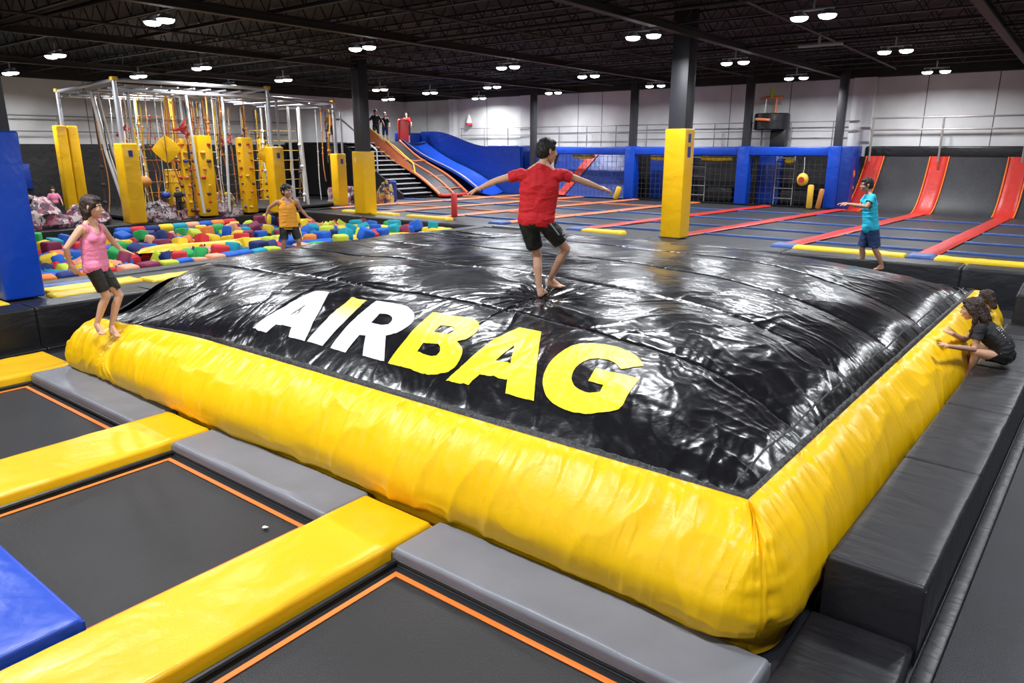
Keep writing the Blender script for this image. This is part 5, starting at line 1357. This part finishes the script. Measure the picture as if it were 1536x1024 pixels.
# heaps of patterned bags and cloths along the far rim
def heap(x, y, sx, sy, h, m_, label, seed, z=DZ-.05):
    a, b_ = np.meshgrid(np.linspace(0, 2*PI, 30), np.linspace(0, PI/2, 12))
    r = 1+.22*vnoise(a*3/PI+seed, b_*2.2, seed)+.12*vnoise(a*8/PI, b_*5+seed, seed+1)
    r[:, -1] = r[:, 0]
    X = sx*r*np.sin(b_)*np.cos(a); Y = sy*r*np.sin(b_)*np.sin(a); Z = h*r*np.cos(b_)
    o = obj('cloth_heap', grid_mesh(X, Y, Z), m_); o.location = (x, y, z); return tag(o, label, 'cloth heap')
hp_ = [(-23.6, 8.0, .8, .9, .75, 'cloth_pink_pattern', 'pink and white patterned heap at the far left rim of the pit'), (-23.4, 9.3, .5, .7, .65, 'cloth_pink_pattern', 'pink heap left of the front padded post'), (-24.6, 7.0, .8, .9, .7, 'cloth_pink_pattern', 'pale heap beside the blue padded column'),
       (-22.9, 11.3, .45, .6, .55, 'cloth_dark_pattern', 'dark and white heap right of the front padded post'), (-23.2, 12.2, .4, .5, .45, 'cloth_pink_pattern', 'low pink heap under the low yellow tower'), (-22.9, 13.5, .5, .55, .5, 'cloth_dark_pattern', 'grey speckled heap left of the boy in orange'),
       (-23.8, 16.6, .45, .5, .8, 'cloth_dark_pattern', 'speckled heap between the two right padded posts'), (-23.9, 19.3, .45, .5, .8, 'cloth_pink_pattern', 'pale pink heap right of the last padded post'), (-24.2, 20.2, .35, .5, .6, 'cloth_dark_pattern', 'dark speckled heap behind the yellow padded column'),
       (-22.3, 20.3, .35, .45, .8, 'cloth_multi_pattern', 'multicoloured heap right of the yellow padded column'), (-24.8, 14.6, .5, .5, .6, 'cloth_multi_pattern', 'multicoloured heap at the foot of the middle tower')]
for i, a in enumerate(hp_): heap(*a, seed=i*3+2)
bolster(-22.6, 21.0, DZ, .85, .16, 'badge_blue', 'upright navy bolster at the foot of the stairs')
# dark padded wall bands behind the frame
struct('trim_%d' % k, MB().box(-30.98, -30.8, -7, 22, DZ-.1, 2.9), 'vinyl_black_wall'); k += 1
for i, (a, c, z0, z1) in enumerate(((4.0, 8.6, 1.4, 2.25), (9.3, 10.6, 1.3, 2.2))):
    o = obj('wall_pad', MB().box(-30.78, -30.66, a, c, z0, z1, .03), 'pad_blue_deep'); tag(o, ['wide blue wall pad left of the leftmost yellow post', 'narrow blue wall pad behind the leftmost yellow post'][i], 'wall pad')

# ------------------------------------------------------------------ stairs, ramp and slide
PLX, PZT = -27.6, 3.0
plat = thing('viewing_platform', 'dark raised platform at the top of the stairs and slide', 'platform', (-29.2, 25.2, DZ))
obj('deck', MB().box(-1.7, 1.6, -3.4, 4.2, 2.3, 2.4, .01), 'vinyl_black_wall', plat)
obj('skirt_panel', MB().box(-1.6, 1.5, -3.35, 4.15, 0, 2.3), 'frame_black', plat)
stt = thing('staircase', 'dark staircase with grey treads climbing to the platform', 'stairs', (0, 0, DZ))
NS = 12; SX0, SX1 = -23.6, -27.6
for i in range(NS):
    x = SX0+(SX1-SX0)*i/NS; z = 2.4*(i+1)/NS
    st_ = obj('step', MB().box(x-.34, x, 22.6, 24.3, z-.035, z), 'step_grey', stt)
    st_['label'] = 'grey stair tread'
sb = MB().add([(SX0, 22.5, 0), (SX0, 22.5, .18), (SX1, 22.5, 2.42), (SX1, 22.5, 0), (SX0, 22.58, 0), (SX0, 22.58, .18), (SX1, 22.58, 2.42), (SX1, 22.58, 0)], [(0, 3, 2, 1), (4, 5, 6, 7), (1, 2, 6, 5), (0, 1, 5, 4), (3, 7, 6, 2), (0, 4, 7, 3)])
obj('side_panel', sb, 'vinyl_charcoal', stt, False)
obj('riser_panel', MB().add([(SX0, 22.6, 0), (SX1, 22.6, 2.35), (SX1, 24.3, 2.35), (SX0, 24.3, 0)], [(0, 1, 2, 3)]), 'frame_black', stt, False)
hr = [(-23.4, 22.55, .95), (-25.2, 22.55, 2.05), (-27.5, 22.55, 3.4), (-28.6, 22.55, 3.45)]
obj('handrail', MB().tube(hr[1:], .04, 8), 'steel_pipe', stt)
for x, z in ((-25.2, 1.1), (-26.4, 1.85), (-27.5, 2.4)): obj('handrail_post', MB().cyl((x, 22.55, z), (x, 22.55, z+.97), .03, 8), 'steel_pipe', stt)
def slope(x0, x1, y0, y1, z0, z1, n=24, sag=.0, thick=.12, curve=.3):
    S, T = np.meshgrid(np.linspace(0, 1, 9), np.linspace(0, 1, n))
    X = x0+(x1-x0)*T; Y = y0+(y1-y0)*S; Z = z0+(z1-z0)*(T+curve*.15*np.sin(T*2*PI))-sag*np.sin(S*PI)
    return X, Y, Z
rp = thing('netted_ramp', 'orange edged ramp with grey netting between stairs and blue slide', 'ramp', (0, 0, DZ))
X, Y, Z = slope(-23.2, -27.7, 24.5, 26.3, .05, 2.45)
obj('net_surface', grid_mesh(X, Y, Z), 'mesh_court', rp)
for yy, r in ((24.45, .07), (25.4, .045), (26.35, .06)):
    obj('edge_roll', MB().tube([(x, yy, z+.04) for x, z in zip(X[:, 0], Z[:, 0])], r, 8), 'pad_orange', rp)
obj('side_net', MB().add([(-27.7, 24.4, 2.45), (-24.9, 24.4, 1.0), (-24.9, 24.4, 1.35), (-27.7, 24.4, 3.05)], [(0, 1, 2, 3)]), 'pad_orange', rp, False)
obj('side_rail', MB().tube([(-27.8, 24.4, 3.1), (-26, 24.4, 2.2), (-24.8, 24.4, 1.45), (-24.7, 24.4, 1.0)], .035, 8), 'rope_yellow', rp)
for x in (-23.6, -24.6, -25.9):
    t_ = (x+23.2)/(-4.5); z = .05+2.4*t_
    obj('cross_cord', MB().tube([(x, 24.5, z+.06), (x-.15, 25.1, z+.13), (x+.1, 25.5, z+.05), (x, 26.3, z+.07)], .03, 6), 'pad_orange', rp)
obj('toe_pad', MB().box(-23.3, -22.8, 24.4, 26.4, 0, .1, .04), 'pad_red', rp)
sl = thing('inflatable_slide', 'blue inflatable slide with tall padded side wall', 'slide', (0, 0, DZ))
X, Y, Z = slope(-22.5, -27.8, 26.6, 28.2, .08, 2.5, sag=.12)
obj('slide_lane', grid_mesh(X, Y, Z), 'pad_blue', sl)
obj('lane_edge', MB().tube([(x, 26.55, z+.08) for x, z in zip(X[:, 0], Z[:, 0])], .10, 10), 'pad_blue', sl)
obj('edge_piping', MB().tube([(x, 26.46, z+.17) for x, z in zip(X[:, 0], Z[:, 0])], .025, 6), 'step_grey', sl)
S, T = np.meshgrid(np.linspace(0, 1, 8), np.linspace(0, 1, 24))
xw = -21.6+(-28.2+21.6)*T; ztop = 2.22+.75*sstep((T-.3)/.55); 
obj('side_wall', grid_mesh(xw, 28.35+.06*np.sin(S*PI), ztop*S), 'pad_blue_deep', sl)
obj('side_wall_back', MB().box(-28.2, -21.6, 28.5, 28.6, 0, 2.2), 'pad_blue_deep', sl)
obj('top_panel', MB().box(-28.35, -28.2, 26.6, 28.5, 1.9, 2.9, .04), 'pad_blue_deep', sl)
obj('red_arch', MB().box(-27.85, -27.65, 26.35, 27.0, 2.4, 3.55, .08, 3), 'pad_red', sl)
# small figures on the platform
nt, bs = M['shirt_orange'].node_tree, M['shirt_orange'].node_tree.nodes['Principled BSDF']
tcn = nt.nodes.new('ShaderNodeTexCoord'); spn_ = nt.nodes.new('ShaderNodeSeparateXYZ'); nt.links.new(tcn.outputs['Object'], spn_.inputs[0])
mr = nt.nodes.new('ShaderNodeMapRange'); mr.inputs['From Min'].default_value = 1.13; mr.inputs['From Max'].default_value = 1.17; nt.links.new(spn_.outputs['Z'], mr.inputs['Value'])
mxn = nt.nodes.new('ShaderNodeMix'); mxn.data_type = 'RGBA'; mxn.inputs[6].default_value = (.85, .36, .03, 1); mxn.inputs[7].default_value = (.70, .30, .22, 1)
nt.links.new(mr.outputs['Result'], mxn.inputs[0]); nt.links.new(mxn.outputs[2], bs.inputs['Base Color'])
def small_person(x, y, z, h, shirt_m, trouser_m, label, rz=0, hair='hair', arms=.3):
    t = thing('person', label, 'person', (x, y, z), rz)
    s_ = h/1.6; V = Vector
    P = [ell(V((0, 0, 1.49))*s_, (.085*s_, .08*s_, .11*s_)), cone(V((0, 0, 1.25))*s_, V((0, 0, 1.4))*s_, .06*s_, .045*s_), ell(V((0, 0, 1.15))*s_, (.17*s_, .11*s_, .2*s_)), ell(V((0, 0, .88))*s_, (.15*s_, .11*s_, .15*s_)), ell(V((0, -.09, 1.47))*s_, (.015*s_, .02*s_, .02*s_))]
    for q_ in (-1, 1):
        e = V((q_*(.22+arms*.15), -.05, 1.05))*s_; w_ = V((q_*(.24+arms*.2), -.18, .88))*s_
        P += [cone(V((q_*.17, 0, 1.27))*s_, e, .045*s_, .035*s_), cone(e, w_, .035*s_, .022*s_), cone(V((q_*.08, 0, .85))*s_, V((q_*.1, -.03, .46))*s_, .08*s_, .05*s_), cone(V((q_*.1, -.03, .46))*s_, V((q_*.1, 0, .07))*s_, .05*s_, .03*s_),
              cone(V((q_*.1, .02, .03))*s_, V((q_*.1, -.14, .025))*s_, .03*s_, .025*s_)]
        P += hand_prims(w_, V((q_*.1, -.4, -.9)), V((-q_, 0, 0)), s_, .4, q_)
    obj('body', blob(P, .014*s_, 1), 'skin', t)
    T = [ell(V((0, 0, 1.15))*s_, (.19*s_, .13*s_, .21*s_)), ell(V((0, 0, .97))*s_, (.17*s_, .13*s_, .13*s_))]+[cone(V((q_*.15, 0, 1.28))*s_, V((q_*(.21+arms*.1), -.03, 1.12))*s_, .065*s_, .055*s_) for q_ in (-1, 1)]
    obj('shirt', blob(T, .018*s_, 2), shirt_m, t)
    L = [ell(V((0, 0, .86))*s_, (.165*s_, .125*s_, .13*s_))]+[cone(V((q_*.085, 0, .82))*s_, V((q_*.1, -.03, .45))*s_, .092*s_, .07*s_) for q_ in (-1, 1)]
    obj('trousers', blob(L, .018*s_, 1), trouser_m, t)
    H = [ell(V((0, .02, 1.53))*s_, (.095*s_, .092*s_, .10*s_)), ell(V((0, .05, 1.45))*s_, (.085*s_, .06*s_, .10*s_))]
    obj('hair', blob(H, .014*s_, 1), hair, t); return t
PT_ = DZ+2.4
small_person(-28.2, 25.25, PT_, 1.55, 'shirt_black', 'shorts_black', 'person in black at the top of the stairs beside the handrail', .9, arms=.8)
small_person(-28.3, 25.95, PT_, 1.45, 'shirt_black', 'shorts_navy', 'dark-haired person in black standing left of the red arch', .6)
small_person(-28.4, 22.6, PT_, 1.35, 'shirt_orange', 'shorts_black', 'person in orange top behind the yellow padded column at the stairs', .8)
small_person(-28.1, 27.3, PT_, 1.5, 'shirt_red', 'shorts_black', 'person in red top at the head of the blue slide', .5)
small_person(-23.9, 8.75, DZ, 1.05, 'shirt_pink', 'shorts_black', 'small child in magenta among the pink heaps left of the girl in pink', 1.2)
small_person(-22.9, 12.0, DZ, .95, 'shirt_black', 'shorts_black', 'small dark-haired child crouching beside the low yellow tower', 1.5)

# ------------------------------------------------------------------ guard rail on the walls and odd pieces
gr = thing('guard_rail', 'thin steel guard rail running along the back wall above the pads', 'rail', (0, 29.6, 0))
for z in (3.38, 3.72): obj('rail_tube', MB().cyl((-26.5, 0, z), (-6.9, 0, z), .022, 8), 'rail_pipe', gr)
for x in np.arange(-26.4, -6.8, 1.55): obj('rail_post', MB().cyl((x, 0, 2.7), (x, 0, 3.74), .022, 8), 'rail_pipe', gr)
gr = thing('guard_rail', 'steel guard rail above the black curved wall at the right', 'rail', (0, 29.25, 0))
for z in (3.38, 3.78): obj('rail_tube', MB().cyl((-6.4, 0, z), (6.9, 0, z), .03, 8), 'rail_pipe', gr)
for x in (-6.35, -4.15, -1.75, .8, 3.4): obj('rail_post', MB().cyl((x, .0, 2.3), (x, 0, 3.8), .035, 8), 'rail_pipe', gr)
gr = thing('guard_rail', 'dark pipes running along the left wall behind the climbing frame', 'rail', (-30.7, 0, 0))
for z in (3.35, 3.9): obj('rail_tube', MB().cyl((0, 2, z), (0, 22, z), .025, 8), 'rail_pipe', gr)
for y in np.arange(3, 22, 2.2): obj('rail_post', MB().cyl((0, y, 2.8), (0, y, 3.92), .025, 8), 'rail_pipe', gr)
t = thing('pipe_mast', 'pair of tall grey pipes at the far left beside the blue padded column', 'mast', (-26.6, 7.6, DZ-.06))
obj('mast', MB().cyl((0, 0, 0), (0, 0, 4.1), .07, 10), 'steel_pipe', t); obj('mast', MB().cyl((.1, .45, 0), (.1, .45, 3.3), .05, 10), 'steel_pipe', t); obj('cross_bar', MB().cyl((0, -1.2, 3.3), (0, 1.2, 3.3), .03, 8), 'steel_pipe', t)
t = thing('referee_chair', 'black round tub stand with orange seat frame above the blue bays', 'stand', (-10.0, 29.25, 2.8))
obj('tub', MB().lathe([(.001, .62), (.62, .62), (.66, .66), (.66, 1.2), (.60, 1.24), (.001, 1.24)], (0, 0, 0), 24), 'vinyl_black', t)
obj('stand_post', MB().box(.05, .62, -.2, .2, 0, .62, .02), 'frame_black', t)
obj('stand_leg', MB().cyl((-.35, 0, 0), (-.35, 0, .62), .04, 8), 'step_grey', t)
obj('seat_frame', MB().tube([(-.5, 0, 1.78), (-.2, 0, 1.84), (.35, 0, 1.82)], .055, 8), 'pad_orange', t)
obj('seat_upright', MB().cyl((.1, 0, 1.2), (.12, 0, 1.82), .05, 8), 'pad_orange', t)
obj('seat_upright', MB().cyl((-.3, 0, 1.2), (-.28, 0, 1.8), .03, 8), 'steel_pipe', t)
obj('arm_bar', MB().cyl((-.4, -.68, 1.02), (.15, -.68, .98), .05, 8), 'pad_orange', t)
obj('bottle', MB().cyl((-.08, 0, 1.84), (-.08, 0, 2.2), .07, 10), 'foam_lime', t)
t = thing('wall_lamp', 'small white wall lamp with red base above the slide', 'lamp', (-26.1, 29.85, 4.0))
obj('lamp_cone', MB().lathe([(.16, 0), (.13, .2), (.05, .42), (.001, .44)], (0, 0, 0), 14), 'white_print', t); obj('lamp_base', MB().cyl((0, 0, -.12), (0, 0, 0), .17, 14), 'hold_red', t)
tag(obj('sprinkler_bracket', MB().box(-6.0, -5.0, 18.9, 19.03, 5.1, 5.15, .01).box(-5.55, -5.5, 18.94, 18.99, 5.14, 5.44), 'housing'), 'small pale bar fixture hanging under the roof right of the big column', 'bar fixture')
tag(obj('edge_piece', MB().box(-13.2, -11.9, 16.0, 16.12, .605, .64, .01), 'step_grey'), 'pale strip lying on the black court edge left of the boy in red', 'strip')
t = bolster(-15.9, 17.4, DZ, .75, .10, 'hold_red', 'red and white bolster standing on the court left of the boy in red')

# ------------------------------------------------------------------ output look
SC.view_settings.view_transform = 'Standard'
SC.view_settings.look = 'None'
SC.view_settings.exposure = 0.0
SC.view_settings.gamma = 1
w = bpy.data.worlds.new('world'); SC.world = w; w.use_nodes = True
w.node_tree.nodes['Background'].inputs[0].default_value = (.5, .55, .65, 1)
w.node_tree.nodes['Background'].inputs[1].default_value = .05
SC.cycles.max_bounces = 6
SC.cycles.diffuse_bounces = 3
SC.cycles.use_denoising = True
